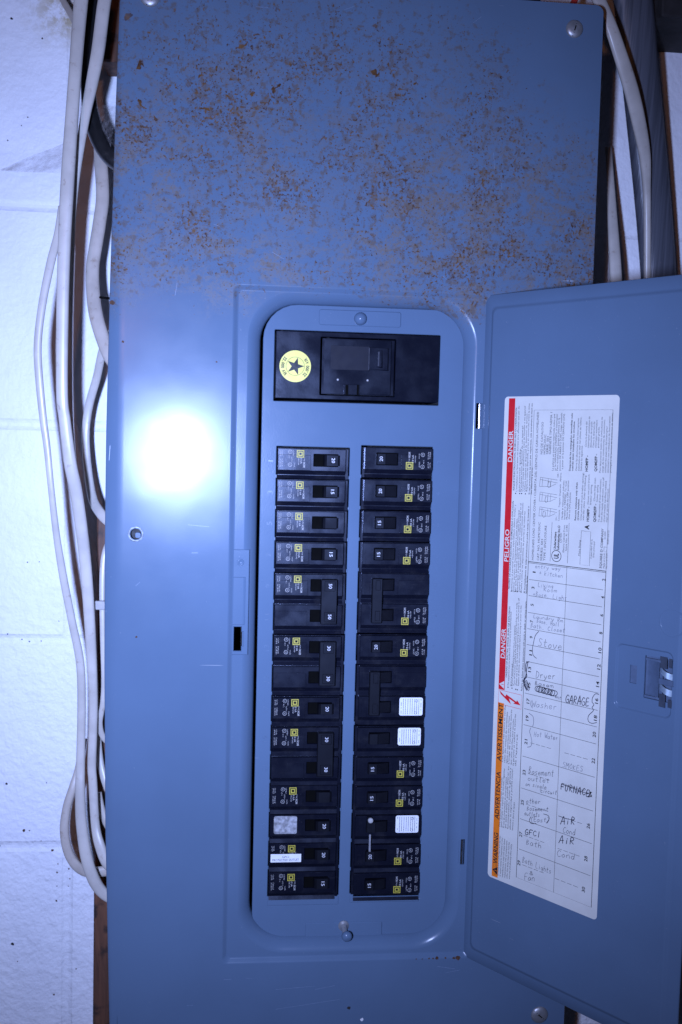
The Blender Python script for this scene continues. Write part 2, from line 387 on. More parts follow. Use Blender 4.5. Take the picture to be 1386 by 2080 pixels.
# pen-stroke letters for the handwriting: strokes of (x, y) in a 1 x 1 cell
SF = {
'a': [[(.8,.5),(.4,.55),(.15,.25),(.4,0),(.75,.2),(.8,.5),(.85,.05)]], 'b': [[(.2,1),(.2,0),(.6,.02),(.8,.28),(.55,.5),(.2,.35)]], 'c': [[(.8,.45),(.45,.55),(.15,.25),(.45,0),(.85,.1)]],
'd': [[(.75,.45),(.4,.5),(.15,.2),(.45,0),(.75,.2),(.8,1),(.8,0)]], 'e': [[(.15,.28),(.8,.32),(.6,.55),(.25,.45),(.18,.12),(.5,0),(.85,.12)]], 'f': [[(.8,.95),(.5,1),(.4,.7),(.38,0)],[(.15,.5),(.7,.52)]],
'g': [[(.75,.45),(.35,.5),(.2,.2),(.55,.05),(.78,.45),(.7,-.3),(.3,-.35)]], 'h': [[(.2,1),(.2,0)],[(.2,.35),(.5,.55),(.75,.4),(.78,0)]], 'i': [[(.5,.5),(.5,0)],[(.52,.72),(.55,.78)]],
'k': [[(.2,1),(.2,0)],[(.75,.55),(.2,.25),(.8,0)]], 'l': [[(.5,1),(.45,.1),(.65,0)]], 'm': [[(.05,.5),(.1,0)],[(.1,.35),(.3,.55),(.45,.4),(.46,0)],[(.46,.35),(.7,.55),(.88,.4),(.9,0)]],
'n': [[(.15,.5),(.2,0)],[(.2,.35),(.5,.55),(.78,.35),(.82,0)]], 'o': [[(.5,.55),(.18,.3),(.4,0),(.78,.15),(.75,.45),(.5,.55)]], 'r': [[(.25,.5),(.3,0)],[(.3,.32),(.5,.52),(.8,.5)]],
's': [[(.75,.5),(.35,.5),(.3,.32),(.7,.22),(.6,.02),(.15,.04)]], 't': [[(.5,.95),(.45,.1),(.7,.02)],[(.15,.6),(.85,.65)]], 'u': [[(.15,.5),(.2,.1),(.5,0),(.75,.2),(.8,.5),(.85,0)]],
'v': [[(.1,.55),(.45,0),(.85,.55)]], 'w': [[(.05,.5),(.25,0),(.5,.4),(.7,0),(.95,.5)]], 'y': [[(.15,.5),(.4,.1),(.7,.15)],[(.85,.5),(.6,-.1),(.25,-.35)]],
'A': [[(.05,0),(.45,1),(.6,.95),(.85,0)],[(.2,.38),(.9,.42)]], 'B': [[(.2,0),(.22,1),(.7,.85),(.3,.55),(.8,.3),(.2,0)]], 'C': [[(.85,.85),(.5,1),(.15,.5),(.45,0),(.9,.15)]], 'D': [[(.2,1),(.2,0),(.75,.2),(.8,.65),(.1,1)]],
'E': [[(.8,1),(.2,.95),(.2,0),(.85,.02)],[(.2,.5),(.7,.52)]], 'F': [[(.9,1),(.2,.95),(.2,0)],[(.1,.5),(.75,.52)]], 'G': [[(.85,.85),(.45,1),(.12,.5),(.4,0),(.85,.1),(.85,.45),(.5,.42)]], 'H': [[(.15,1),(.15,0)],[(.8,1),(.8,0)],[(.15,.5),(.8,.52)]],
'I': [[(.5,1),(.48,0)]], 'K': [[(.2,1),(.2,0)],[(.8,1),(.2,.45),(.85,0)]], 'L': [[(.25,1),(.2,.05),(.85,0)]], 'M': [[(.05,0),(.15,1),(.5,.4),(.8,1),(.95,0)]], 'N': [[(.15,0),(.18,1),(.75,0),(.82,1)]], 'O': [[(.5,1),(.12,.5),(.45,0),(.88,.4),(.6,.98),(.5,1)]],
'R': [[(.2,0),(.2,1),(.75,.85),(.6,.55),(.2,.5),(.85,0)]], 'S': [[(.85,.9),(.4,1),(.2,.7),(.75,.4),(.6,.05),(.1,.1)]], 'T': [[(.5,1),(.48,0)],[(.05,1),(.95,1)]], 'U': [[(.15,1),(.2,.1),(.6,0),(.82,1)]], 'W': [[(.02,1),(.25,0),(.5,.7),(.72,0),(.98,1)]],
'.': [[(.4,.05),(.55,.03)]], '+': [[(.5,.7),(.5,.1)],[(.15,.4),(.9,.42)]], '&': [[(.8,0),(.3,.7),(.5,.9),(.6,.7),(.2,.2),(.5,0),(.85,.4)]], '(': [[(.8,1.2),(.3,.6),(.7,-.2)]], ')': [[(.2,1.2),(.8,.6),(.2,-.2)]], '1': [[(.5,.9),(.5,0)]], ' ': [] }
def hand(mb, txt, p0, p1, h, y, w=.5):
    p0, p1 = np.array(p0, float), np.array(p1, float); d = p1-p0; L = np.hypot(*d); d /= L; up = np.array([0.10, 1.0])
    cw = L/len(txt)
    for i, ch in enumerate(txt):
        j = random.uniform(-.06, .06)*h; sc = random.uniform(.9, 1.12)
        for st in SF.get(ch, []):
            st = [(a+random.uniform(-.04, .04), b+random.uniform(-.03, .03)) for a, b in st]
            st = smooth2(st, 4)
            mb.ribbon([p0 + d*(i+.04+a*.94)*cw + up*(b*h*sc+j) for a, b in st], w*random.uniform(.85, 1.15), y)
def smooth2(pts, k):
    P_ = [np.array(p, float) for p in pts]
    if len(P_) < 3: return P_
    out = []
    for i in range(len(P_)-1):
        a, b, c, d = P_[max(i-1, 0)], P_[i], P_[i+1], P_[min(i+2, len(P_)-1)]
        for s in range(k):
            t = s/k; out.append(.5*((2*b)+(c-a)*t+(2*a-5*b+4*c-d)*t*t+(3*b-a-3*c+d)*t**3))
    out.append(P_[-1]); return out

# ================================================================== SETTING: painted block wall
WY = 133.0
zj = [650, 453, 258.3, 63.6, -133.5, -328.7, -524, -720]
wall = MB(); wall.fill([(-900, -720), (900, -720), (900, 650), (-900, 650)], [], WY+.7)
wall = wall.build('wall', 'wall'); tag(wall, 'white painted concrete block wall behind the grey panel', None, None, 'structure')
for i in range(len(zj)-1):
    z1, z0 = zj[i], zj[i+1]; off = -258.4 if i % 2 == 1 else -61.0
    for k in range(-2, 4):
        x0 = off+397*k; x1 = x0+397
        if x1 < -520 or x0 > 520: continue
        b = MB(); j = random.uniform(-.12, .12)
        A_ = rr(x0+5.2, x1-5.2, z0+5.2, z1-5.2, 4, 3); B_ = rr(x0+2.6, x1-2.6, z0+2.6, z1-2.6, 3, 3); C_ = rr(x0+1.2, x1-1.2, z0+1.2, z1-1.2, 2, 3)
        b.fill(A_, [], WY+j)
        b.loops([[(p[0], WY+j, p[1]) for p in A_], [(p[0], WY+j+.25, p[1]) for p in B_], [(p[0], WY+.8, p[1]) for p in C_]])
        b.build('block', 'wall', wall)

# wood behind the panel and over it
def board(name, x0, x1, y0, y1, z0, z1, label, cat='board', c=1.5, mat='wood'):
    b = MB(); b.plate((x0, x1, z0, z1, 2), (), y0, y1-y0, c, back=True)
    return tag(b.build(name, mat), label, cat)
board('wood_board', UX(190, 1900, 95), 120, 95, WY-.5, -640, UZ(205, 1045, 95), 'brown wooden mounting board behind the lower half of the panel')
board('wood_cleat', UX(207, 90, 95), 150, 95, WY-.5, UZ(215, 124, 95), 520, 'brown wooden cleat behind the top left corner of the panel')
board('wood_beam', UX(1341, 20, 60), 520, 55, WY-.5, UZ(1360, 33, 55), 620, 'dark rough wooden beam above the wall at the top right corner', 'beam', mat='darkwood')

# ================================================================== THE PANEL
panel = empty('electrical_panel', (-12, 95, -449), 'grey steel electrical panel with rusty top and open door on white block wall', 'panel')
TOPZ, BOTZ = 408.3, -449.0
ledge = [(-199.6, TOPZ), (-202.3, 386), (-204.8, 300), (-207.6, 180), (-209.6, 60), (-209.9, -28), (-209.3, -130), (-207.4, -260), (-203.0, -415), (-201.8, BOTZ)]
BX = UX(254, 660)                    # the sheet is bent back a little left of this line
redge = lambda z: 178.3+(408-z)*2.3/850
cov = MB()
FR = (-112.2, 97.0, -377.2, 177.3)   # recess that the closed door fills
hole_l = (UX(276, 1085), UZ(276, 1085)); HR = 4.4
circ = [(hole_l[0]+HR*math.cos(i*math.pi/12), hole_l[1]+HR*math.sin(i*math.pi/12)) for i in range(24)]
def rtop(sgn):  # rounded right corners
    z = TOPZ if sgn > 0 else BOTZ; x = redge(z); r = 6
    a = [(x-r+r*math.cos(math.radians(t)), z-sgn*r+sgn*r*math.sin(math.radians(t))) for t in range(0, 91, 15)]
    return a
outer = [(BX, BOTZ)] + rtop(-1)[::-1] + rtop(1) + [(BX, TOPZ)]
fr0 = rr(*FR, 5, 5); fr1 = rr(FR[0]+1.4, FR[1]-1.4, FR[2]+1.4, FR[3]-1.4, 4.5, 5); fr2 = rr(FR[0]+3.2, FR[1]-3.2, FR[2]+3.2, FR[3]-3.2, 4, 5); fr3 = rr(FR[0]+4.6, FR[1]-4.6, FR[2]+4.6, FR[3]-4.6, 3.5, 5)
cov.fill(outer, [fr0, circ], 0)
# bent left strip
lz = sorted(set([p[1] for p in ledge]), reverse=True)
def bend(x): 
    d = max(0, BX-x); return 0.0 if d <= 0 else (d*d*.008 if d < 4 else .128+(d-4)*.064)
L_ = []
for (lx, z) in ledge:
    row = [(BX, 0, z)]
    for k in range(1, 5): row.append((BX-k, bend(BX-k), z))
    row.append((lx+.8, bend(lx+.8), z)); row.append((lx, bend(lx)+.8, z)); row.append((lx, 11, z))
    L_.append(row)
cov.loops(L_[::-1], closed=False)
# folded rim on the other sides
rim = outer[::-1][:-1]+[outer[0]] if False else outer
cov.loops([[(p[0], 0, p[1]) for p in rim], [(p[0]+(0.5 if p[0] > 0 else 0), .8, p[1]) for p in rim], [(p[0]+(0.5 if p[0] > 0 else 0), 11, p[1]) for p in rim]], closed=False, smooth=False)
cov.loops([[(p[0], 0, p[1]) for p in circ], [(p[0], 1.5, p[1]) for p in circ]], smooth=True)
# door recess step
FY = 3.0
cov.loops([[(p[0], 0, p[1]) for p in fr0], [(p[0], .45, p[1]) for p in fr1], [(p[0], FY-.45, p[1]) for p in fr2], [(p[0], FY, p[1]) for p in fr3]])
# opening with rolled edge
DY = 12.0
OL, OR_, OT, OB = UX(520, 1200, DY), UX(927, 1100, DY), UZ(733, 624, DY), UZ(700, 1897, DY)
prof = [(10.5, FY), (9.2, FY+.25), (7.2, FY+1.2), (5.0, FY+2.7), (3.0, FY+4.8), (1.3, FY+7.2), (.3, FY+10), (0, FY+13)]
def opn(d, y): return [(p[0], y, p[1]) for p in rr(OL-d, OR_+d, OB-d, OT+d, 30+d*.9, 12)]
open_hole = [(p[0], p[2]) for p in opn(10.5, FY)]
slot = (UX(475, 1297, FY), UX(490.5, 1297, FY), UZ(485, 1322, FY), UZ(485, 1273, FY), 0)
slot2 = (UX(488, 1300, FY), UX(494.5, 1300, FY), UZ(485, 1312, FY), UZ(485, 1283, FY), 0)
slot_poly = [(slot[0], slot[2]), (slot[1], slot[2]), (slot[1], slot2[2]), (slot2[1], slot2[2]), (slot2[1], slot2[3]), (slot[1], slot2[3]), (slot[1], slot[3]), (slot[0], slot[3])]
hs = [(UX(967, 845, FY), UX(980, 845, FY), UZ(973, 871, FY), UZ(973, 819, FY), 0), (UX(932, 1730, FY), UX(944, 1730, FY), UZ(938, 1756, FY), UZ(938, 1705, FY), 0)]
cov.fill(fr3, [open_hole, slot_poly]+[rr(*h) for h in hs], FY)
cov.loops([opn(d, y) for d, y in prof])
for sp_ in [slot_poly]+[rr(*h) for h in hs]: cov.loops([[(p[0], FY, p[1]) for p in sp_], [(p[0], FY+2, p[1]) for p in sp_]], smooth=False)
cover = cov.build('cover', 'cover', panel)
# enclosure box behind the cover
bx = MB(); e = (-196, 168, -441, 400)
for a in ((e[0], e[0]+1.5, e[2], e[3]), (e[1]-1.5, e[1], e[2], e[3])): bx.box(a[0], a[1], 11.2, 95, a[2], a[3])
bx.box(e[0]+1.5, e[1]-1.5, 11.2, 95, e[3]-1.5, e[3]); bx.box(e[0]+1.5, e[1]-1.5, 11.2, 95, e[2], e[2]+1.5)
bx.box(e[0]+1.5, e[1]-1.5, 93, 94.8, e[2]+1.5, e[3]-1.5)
bx.build('enclosure_box', 'box', panel)
ins = MB(); ins.box(OL-20, OR_+20, 58, 60, OB-20, OT+20); ins.build('backing_plate', 'interior', panel)
# hinge pins in their slots
for h in hs:
    p = MB(); cx = (h[0]+h[1])/2
    L2 = [[(cx+.4+1.5*math.cos(a), FY+1.2-1.5*math.sin(a)*.9, z) for a in [math.pi*2*i/10 for i in range(10)]] for z in (h[2]+.6, h[3]-.6)]
    p.loops(L2); p.build('hinge_pin', 'brightsteel', panel)
# latch strike pressed into the frame
a0, a1 = UX(474, 1142, FY), UX(507, 1142, FY); b0 = UX(497.5, 1220, FY)
zt, zm1, zm2, zb = UZ(488, 1116, FY), UZ(488, 1173, FY), UZ(488, 1268, FY), UZ(488, 1330, FY)
poly = [(a0, zb), (a1, zb), (a1, zt), (a0, zt), (a0, zm1), (b0, zm1), (b0, zm2), (a0, zm2)]
st = MB(); st.plate(poly, [slot_poly], FY-.9, .85, .5); so = st.build('latch_strike', 'paint', panel)
riv = MB(); riv.lathe(UX(489, 1142, FY), UZ(489, 1142, FY), [(2.9, FY-.9), (2.7, FY-1.25), (2.0, FY-1.3), (1.8, FY-1.1), (.001, FY-1.05)]); riv.build('rivet', 'paint', panel)

# screws in the cover
def screw(parent, x, z, r, y, mat='steel', slot_ang=80, dome=2.6, off=(0, 0)):
    m = MB(); m.lathe(x, z, [(r, y), (r, y-.5), (r*.93, y-dome*.45), (r*.75, y-dome*.75), (r*.45, y-dome*.93), (.01, y-dome)], 28)
    s_ = m.build('screw', mat, parent)
    q = MB(); a = math.radians(slot_ang); d = np.array([math.cos(a), math.sin(a)]); n = np.array([-d[1], d[0]])*.45
    vs = []
    for t in (-.9, -.5, 0, .5, .9):
        rad = abs(t)*r; yy = y-dome*(1-(abs(t))**2.4*.62)-.06
        for k in (1, -1): vs.append((x+d[0]*t*r+n[0]*k, yy, z+d[1]*t*r+n[1]*k))
    q.add(vs, [(2*i, 2*i+1, 2*i+3, 2*i+2) for i in range(4)]); q.build('slot', 'dark', s_)
    return s_
screw(panel, UX(305, -6), UZ(305, -6), 7.6, 0, slot_ang=70)
screw(panel, UX(1167, 59), UZ(1167, 59), 7.0, 0, slot_ang=75)
screw(panel, UX(1096, 2061), UZ(1096, 2061), 7.4, 0, slot_ang=-40)
# bare collar round the empty screw hole
cl = MB(); cl.lathe(hole_l[0], hole_l[1], [(6.3, -.02), (6.0, -.25), (5.2, -.30), (4.5, -.05), (4.4, 1.2)], 28); cl.build('hole_collar', 'collar', panel)
inner = MB(); inner.box(hole_l[0]-7, hole_l[0]+7, 9, 10, hole_l[1]-7, hole_l[1]+7); inner.build('mounting_tab', 'interior', panel)
tb = MB(); tb.plate((hole_l[0]-.8, hole_l[0]+3.6, hole_l[1]-3.4, hole_l[1]+1.0, 1.5), (), 3.5, 1, .2); tb.build('bent_tab', 'paint', panel)

# ------------------------------------------------------------------ dead front (inner plate with breaker openings)
xL1, xL2, xR1, xR2 = -74.3, -16.1, -5.05, 52.4
rowsL = [909,973,1036.5,1100.7,1164.6,1228,1291,1353.7,1416,1476.6,1537,1595.6,1654.8,1713.3,1771.7]
rowsR = [911,976,1040,1103.6,1165.3,1227.3,1290.8,1352.8,1416,1476.6,1537,1596,1654.8,1714,1771.7]
BY = 8.0                               # breaker faces
ZL = [UZ(562-14*(v-909)/906, v, BY) for v in rowsL]; ZR = [UZ(878-31*(v-909)/906, v, BY) for v in rowsR]
df = MB()
ol = (xL1-.8, xL2+.9, UZ(620, 1820, DY), ZL[0]+1.2, .6); orr = (xR1-.8, xR2+1.0, UZ(780, 1814, DY), ZR[0]+1.2, .6)
om = (UX(557, 745, DY), UX(893.5, 745, DY), UZ(722, 819, DY), UZ(725, 675, DY), .8)
df.plate((OL+2.0, OR_+6, OB-8, OT+.2, 28), [ol, orr, om], DY, 1.4, .45)
dead = df.build('dead_front', 'paint', panel)
def tab(u0, u1, v0, v1, vo):
    t = MB(); t.plate((UX(u0, (v0+v1)/2, DY), UX(u1, (v0+v1)/2, DY), UZ((u0+u1)/2, v1, DY), UZ((u0+u1)/2, v0, DY), 2), (), DY-.8, .8, .6); t.build('fastener_tab', 'paint', dead)
tab(648, 815, 631, 663, 0); tab(620, 776, 1873, 1902, 0)
sc = MB(); sx, sz = UX(733, 647, 8), UZ(733, 647, 8)
sc.lathe(sx, sz, [(5.2, 11.2), (5.2, 9.5), (4.6, 7.8), (3.2, 6.4), (1.5, 5.6), (.01, 5.4)], 24); sc.build('fastener_knob', 'paint', dead)
sc = MB(); sx, sz = UX(699, 1884, 8), UZ(699, 1884, 8)
sc.lathe(sx, sz, [(4.6, 11.1), (4.4, 10.4), (2.4, 10.2), (2.2, 9)], 20)
sc.loops([[(sx+.3*k+2.5*math.cos(a)*(1-.1*k), 9.5-2.6*k, sz-1.6*k+2.5*math.sin(a)) for a in [i*math.pi/8 for i in range(16)]] for k in range(0, 4)])
sc.build('fastener_post', 'steel', dead)
sc = MB(); sx, sz = UX(705, 1903, 0), UZ(705, 1903, 0)
sc.lathe(sx, sz, [(3.6, 2.8), (4.4, 1.4), (4.2, -.4), (3.0, -1.8), (.01, -2.4)], 20); sc.build('fastener_knob', 'paint', dead)
# twist-out strips left under the two columns
for o_, u in ((ol, 0), (orr, 1)):
    t = MB(); t.plate((o_[0], o_[1], o_[2]-7.6, o_[2]-.2, .5), (), DY-.55, .55, .4); t.build('twistout_strip', 'paint', dead)
# pressed circuit numbers beside the openings
for k in range(15):
    for side in (0, 1):
        n = 2*k+1+side; t = MB(); z = (ZL, ZR)[side][k]-11
        hgt = 4.2; cx = (ol[0]-4.6) if side == 0 else (orr[1]+5.2)
        w = 2.6*len(str(n)) if n not in (1,) else .8
        if side == 0: text(t, str(n), (cx+hgt/2, z-w/2), (cx+hgt/2, z+w/2), hgt, DY-.12, -.018)
        else: text(t, str(n), (cx+hgt/2, z-w/2), (cx+hgt/2, z+w/2), hgt*.85, DY-.10, -.022)
        t.build('pressed_number', 'emboss', dead)
# wavy knocked-out edge nubs along the openings (sheared tie bars)
for o_ in (ol, orr):
    for k in range(1, 15):
        z = (ZL if o_ is ol else ZR)[k]+2.2
        for x in (o_[0], o_[1]):
            m = MB(); m.plate((x-.55, x+.55, z-1.5, z+1.5, .5), (), DY-.35, .8, .3); m.build('sheared_nub', 'emboss', dead)

# ------------------------------------------------------------------ breakers
PITCH = 25.2; WB = xL2-xL1
def body_mesh(side, two):
    """breaker in local mm: x from 0 to WB, z from 0 downwards, face at y=0"""
    m = MB(); n = 2 if two else 1
    m.plate((.1, WB-.1, -PITCH*n+.15, -.05, .3), (), 3.6, 42, .25)
    fx0, fx1 = (.2, WB-2.6) if side == 0 else (2.0, WB-.3)
    for k in range(n):
        z = -PITCH*k
        wx = (.505*WB, .845*WB) if side == 0 else (.20*WB, .50*WB)
        m.plate((fx0, fx1, z-18.3, z-.5, .4), [(wx[0], wx[1], z-14.4, z-4.6, .3)], 0, 3.7, .35)
        # chamfered shoulder under the face, then a low ridge
        m.add([(fx0, .9, z-18.25), (fx1, .9, z-18.25), (fx1, 3.4, z-21.6), (fx0, 3.4, z-21.6)], [(0, 3, 2, 1)])
        m.add([(fx0, 3.7, z-21.9), (fx1, 3.7, z-21.9), (fx1, 1.9, z-24.9), (fx0, 1.9, z-24.9)], [(0, 3, 2, 1)])
        m.add([(fx0, 1.9, z-24.9), (fx1, 1.9, z-24.9), (fx1, 3.7, z-25.1), (fx0, 3.7, z-25.1)], [(0, 3, 2, 1)])
        # stepped front half: the lower strip of the face sits a little proud
        a, b = (fx0, wx[0]-2.5) if side == 0 else (wx[1]+2.5, fx1)
        m.plate((a+.4, b, z-17.9, z-5.6, .3), (), -.3, .4, .2)
        # thin ribs either side of the switch
        for xr in ((.41, .47) if side == 0 else (.07, .145)):
            m.plate((xr*WB, xr*WB+.5, z-17.6, z-6, .15), (), -.35, .4, .15)
    return m.mesh('breaker_body')
def pit_shade_mesh(side, two):  # near-black sheet over the pit floor, painting the shade inside the recess
    m = MB(); wx = (.505*WB, .845*WB) if side == 0 else (.20*WB, .50*WB)
    for k in range(2 if two else 1): m.plate((wx[0]-.2, wx[1]+.2, -14.6-PITCH*k, -4.4-PITCH*k, .3), (), 2.6, 1.2, .05)
    return m.mesh('switch_pit_shade')
def handle_mesh(side, tie):
    m = MB()
    if side == 0: pr = [(.635, 3.6), (.655, -1.6), (.685, -2.9), (.84, -2.9), (.865, -1.8), (.87, 3.6)]
    else: pr = [(.50, 3.6), (.49, .6), (.33, -2.2), (.315, -2.9), (.205, -2.9), (.19, -1.8), (.185, 3.6)]
    z0, z1 = (-14.2, -4.9)
    if side == 1: pr = pr[::-1]
    for zz0, zz1 in ([(z0, z1)] if not tie else [(z0-PITCH, z1-PITCH), (z0, z1)]):
        L2 = [[(x*WB, y, z) for z in (zz0+.4, zz1-.4)] for x, y in pr]
        m.loops(L2, closed=False, smooth=False)
        for z in (zz0+.4, zz1-.4): m.add([(x*WB, y, z) for x, y in pr], [tuple(range(len(pr)))])
    if tie:
        a, b = (.645, .875) if side == 0 else (.175, .325)
        m.plate((a*WB, b*WB, z0-PITCH-1.6, z1+.9, .8), [], -4.6, 5.5, .6)
        for k in (0, 1): m.plate(((a+.05)*WB, (b-.03)*WB, z0-PITCH*k+.6, z1-PITCH*k-.6, .4), (), -5.0, .5, .3)
    return m.mesh('breaker_handle')
def print_mesh(side, white_only_top=False):
    """breaker face printing, reading down on the left column and up on the right one"""
    m = MB(); y = -.42
    def t(txt, fx, za, zb, h, b=0.0):
        x = fx*WB
        if side == 0: text(m, txt, (x-h/2, za), (x-h/2, zb), h, y, b)
        else: text(m, txt, (x+h/2, zb), (x+h/2, za), h, y, b)
    def ring(fx, z, r):
        c = [(fx*WB+r*math.cos(a), z+r*math.sin(a)) for a in [i*math.pi/8 for i in range(17)]]; m.ribbon(c, .28, y)
    if side == 0:
        t('HOM', .372, -11.4, -15.6, 1.7, .02); t('TYPE', .372, -7.4, -10.6, 1.0); t('10 kA', .33, -7.4, -12.6, 1.5, .01); t('120/240', .295, -7.4, -13.6, .9)
        ring(.175, -3.2, 1.5); ring(.175, -13.6, 1.5); t('UL', .175, -2.4, -4.0, 1.1); t('SP', .175, -12.9, -14.3, 1.1)
        t('LISTED', .22, -2.0, -6.8, .9); t('40 C', .16, -5.6, -8.4, 1.0); t('60/75 C', .20, -7.4, -11.8, .9); t('HACR', .235, -12.0, -15.6, .9)
        t('CU-AL', .065, -2.0, -6.4, 1.0); t('#14-8', .04, -2.2, -6.6, 1.0); t('TORQUE', .065, -8.6, -14.8, 1.0); t('36 LB-IN', .04, -8.8, -15.2, 1.0)
    else:
        t('HOM', .63+.03, -3.4, -8.0, 1.7, .02); t('TYPE', .66, -8.6, -11.8, 1.0); t('10 kA', .71, -5.6, -11.6, 1.5, .01); t('120/240', .745, -6.2, -12.0, .9)
        ring(.85, -5.4, 1.5); ring(.85, -15.2, 1.5); t('SP', .85, -4.7, -6.1, 1.1); t('UL', .85, -14.4, -16.0, 1.1)
        t('LISTED', .805, -11.0, -15.8, .9); t('40 C', .865, -9.6, -12.8, 1.0); t('HACR', .80, -4.4, -8.4, .9)
        t('CU-AL', .955, -11.6, -16.0, 1.0); t('#14-8', .93, -11.4, -16.2, 1.0); t('TORQUE', .955, -2.8, -8.6, 1.0); t('36 LB-IN', .93, -3.0, -9.0, 1.0)
    return m.mesh('face_print')
def logo_mesh(side):
    m = MB(); y = -.45
    cx, cz = (.318*WB, -4.6) if side == 0 else (.665*WB, -14.6)
    for a, b in ((3.0, 2.35), (1.75, .95)):
        for (x0, x1, z0, z1) in ((-a, a, b, a), (-a, a, -a, -b), (-a, -b, -b, b), (b, a, -b, b)):
            m.fill([(cx+x0, cz+z0), (cx+x1, cz+z0), (cx+x1, cz+z1), (cx+x0, cz+z1)], [], y)
    return m.mesh('square_logo')
ME = {}
for s_ in (0, 1):
    for tw in (0, 1): ME['b', s_, tw] = body_mesh(s_, tw); ME['h', s_, tw] = handle_mesh(s_, tw); ME['w', s_, tw] = pit_shade_mesh(s_, tw)
    ME['p', s_] = print_mesh(s_); ME['l', s_] = logo_mesh(s_)
ORD = ['topmost', 'second', 'third', 'fourth', 'fifth', 'sixth', 'seventh', 'eighth', 'ninth', 'tenth', 'eleventh', 'twelfth', 'thirteenth', 'fourteenth']
def breaker(side, k, two, nums, label, prt=True, logo_row=0, sticker=None):
    z = (ZL, ZR)[side][k]; x = (xL1, xR1)[side]
    root = empty('circuit_breaker', (x, BY, z-PITCH*(2 if two else 1)), label, 'breaker', 'breakers in the '+('left' if side == 0 else 'right')+' column')
    mw = Matrix.Translation(Vector((x, BY, z))*MM)
    link('body', ME['b', side, int(two)], 'black', root, mw)
    link('switch_pit_shade', ME['w', side, int(two)], 'dark', root, mw)
    h = link('handle', ME['h', side, int(two)], 'blackhandle', root, mw)
    for i, n in enumerate(nums):
        if not n: continue
        m = MB(); zz = -PITCH*i-9.4; y = -5.08 if two else -2.98; hh = 2.7; ln = 4.0 if n[0] != '1' else 3.7
        cx = .775*WB if side == 0 else .255*WB
        if side == 0: text(m, n, (cx-hh/2, zz+ln/2), (cx-hh/2, zz-ln/2), hh, y, .008)
        else: text(m, n, (cx+hh/2, zz-ln/2), (cx+hh/2, zz+ln/2), hh, y, .008)
        m.build('rating_number', 'ink_num', h, mw)
    if prt:
        mw2 = Matrix.Translation(Vector((x, BY, z-PITCH*logo_row))*MM)
        link('face_print', ME['p', side], 'ink_white', root, mw2); link('square_logo', ME['l', side], 'ink_yellow', root, mw2)
    if sticker:
        kind, (u0, u1, v0, v1) = sticker
        m = MB(); y = BY-.55
        r = (UX(u0, (v0+v1)/2, y), UX(u1, (v0+v1)/2, y), UZ((u0+u1)/2, v1, y), UZ((u0+u1)/2, v0, y), 1.6 if kind != 'gfci' else .2)
        m.plate(r, (), y, .3, .08); s_ = m.build('sticker', {'white': 'label_small', 'silver': 'silver_sticker', 'gfci': 'label_small'}[kind], root)
        p = MB()
        if kind == 'gfci':
            w = r[1]-r[0]; text(p, 'GFCI', (r[0]+w*.38, r[2]+3.7), (r[0]+w*.60, r[2]+3.8), 1.7, y-.06, .01); text(p, 'PROTECTED OUTLET', (r[0]+w*.06, r[2]+1.0), (r[0]+w*.93, r[2]+1.2), 1.8, y-.06, .01)
            p.build('sticker_print', 'ink_grey', s_)
        elif kind == 'white':
            # tiny lines of illegible print running down the sticker
            for i, f in enumerate((.08, .17, .26, .36, .46, .55, .65, .74, .83, .92)):
                x_ = r[0]+(r[1]-r[0])*f; zc = r[3]-1.2
                while zc > r[2]+1.4:
                    l = random.uniform(.5, 1.7)
                    if not (i in (0, 9) and random.random() < .45): p.ribbon([(x_, zc), (x_, max(r[2]+1.2, zc-l))], .42, y-.05)
                    zc -= l+.45
            for f, g in ((.72, .18), (.70, .85)):
                c = [(r[0]+(r[1]-r[0])*f+1.1*math.cos(a), r[3]-(r[3]-r[2])*g+1.1*math.sin(a)) for a in [i*math.pi/7 for i in range(15)]]; p.ribbon(c, .3, y-.05)
            p.build('sticker_print', 'ink_grey', s_)
    return root
Lc = 'left column'; Rc = 'right column'
breaker(0, 0, 0, ['20'], 'scuffed black 20 amp breaker, topmost in the left column')
breaker(0, 1, 0, ['15'], 'black 15 amp breaker, second from the top of the left column')
breaker(0, 2, 0, [''], 'black breaker with unmarked handle, third from the top of the left column')
breaker(0, 3, 0, ['15'], 'black 15 amp breaker directly above the double 50 amp breaker')
breaker(0, 4, 1, ['50', '50'], 'double black breaker with tied handles marked 50 in the left column')
breaker(0, 6, 1, ['30', '30'], 'double black 30 amp breaker just below the double 50 amp one')
breaker(0, 8, 0, ['20'], 'black 20 amp breaker between the two double 30 amp breakers')
breaker(0, 9, 1, ['30', '30'], 'lower double black 30 amp breaker of the left column')
breaker(0, 11, 0, [''], 'black breaker with no visible rating, above the one with the silver sticker')
breaker(0, 12, 0, ['20'], 'black 20 amp breaker with a worn silver grey sticker', prt=False, sticker=('silver', (556.5, 603.5, 1658, 1694)))
breaker(0, 13, 0, ['20'], 'black 20 amp breaker with white GFCI PROTECTED OUTLET sticker', sticker=('gfci', (550, 612, 1735, 1751.5)))
breaker(0, 14, 0, ['15'], 'black 15 amp breaker at the bottom of the left column')
breaker(1, 0, 0, ['20'], 'black 20 amp breaker, topmost in the right column')
breaker(1, 1, 0, ['20'], 'black 20 amp breaker, second from the top of the right column')
breaker(1, 2, 0, ['15'], 'black 15 amp breaker, third from the top of the right column')
breaker(1, 3, 0, ['15'], 'black 15 amp breaker, fourth from the top of the right column')
breaker(1, 4, 1, ['', ''], 'double black breaker with a yellow square logo and tied handles, right column', logo_row=1)
breaker(1, 6, 0, ['20'], 'black 20 amp breaker between the two double breakers of the right column')
breaker(1, 7, 1, ['', ''], 'double black breaker with a white sticker on its lower half', prt=False, sticker=('white', (811.5, 859, 1417, 1453.5)))
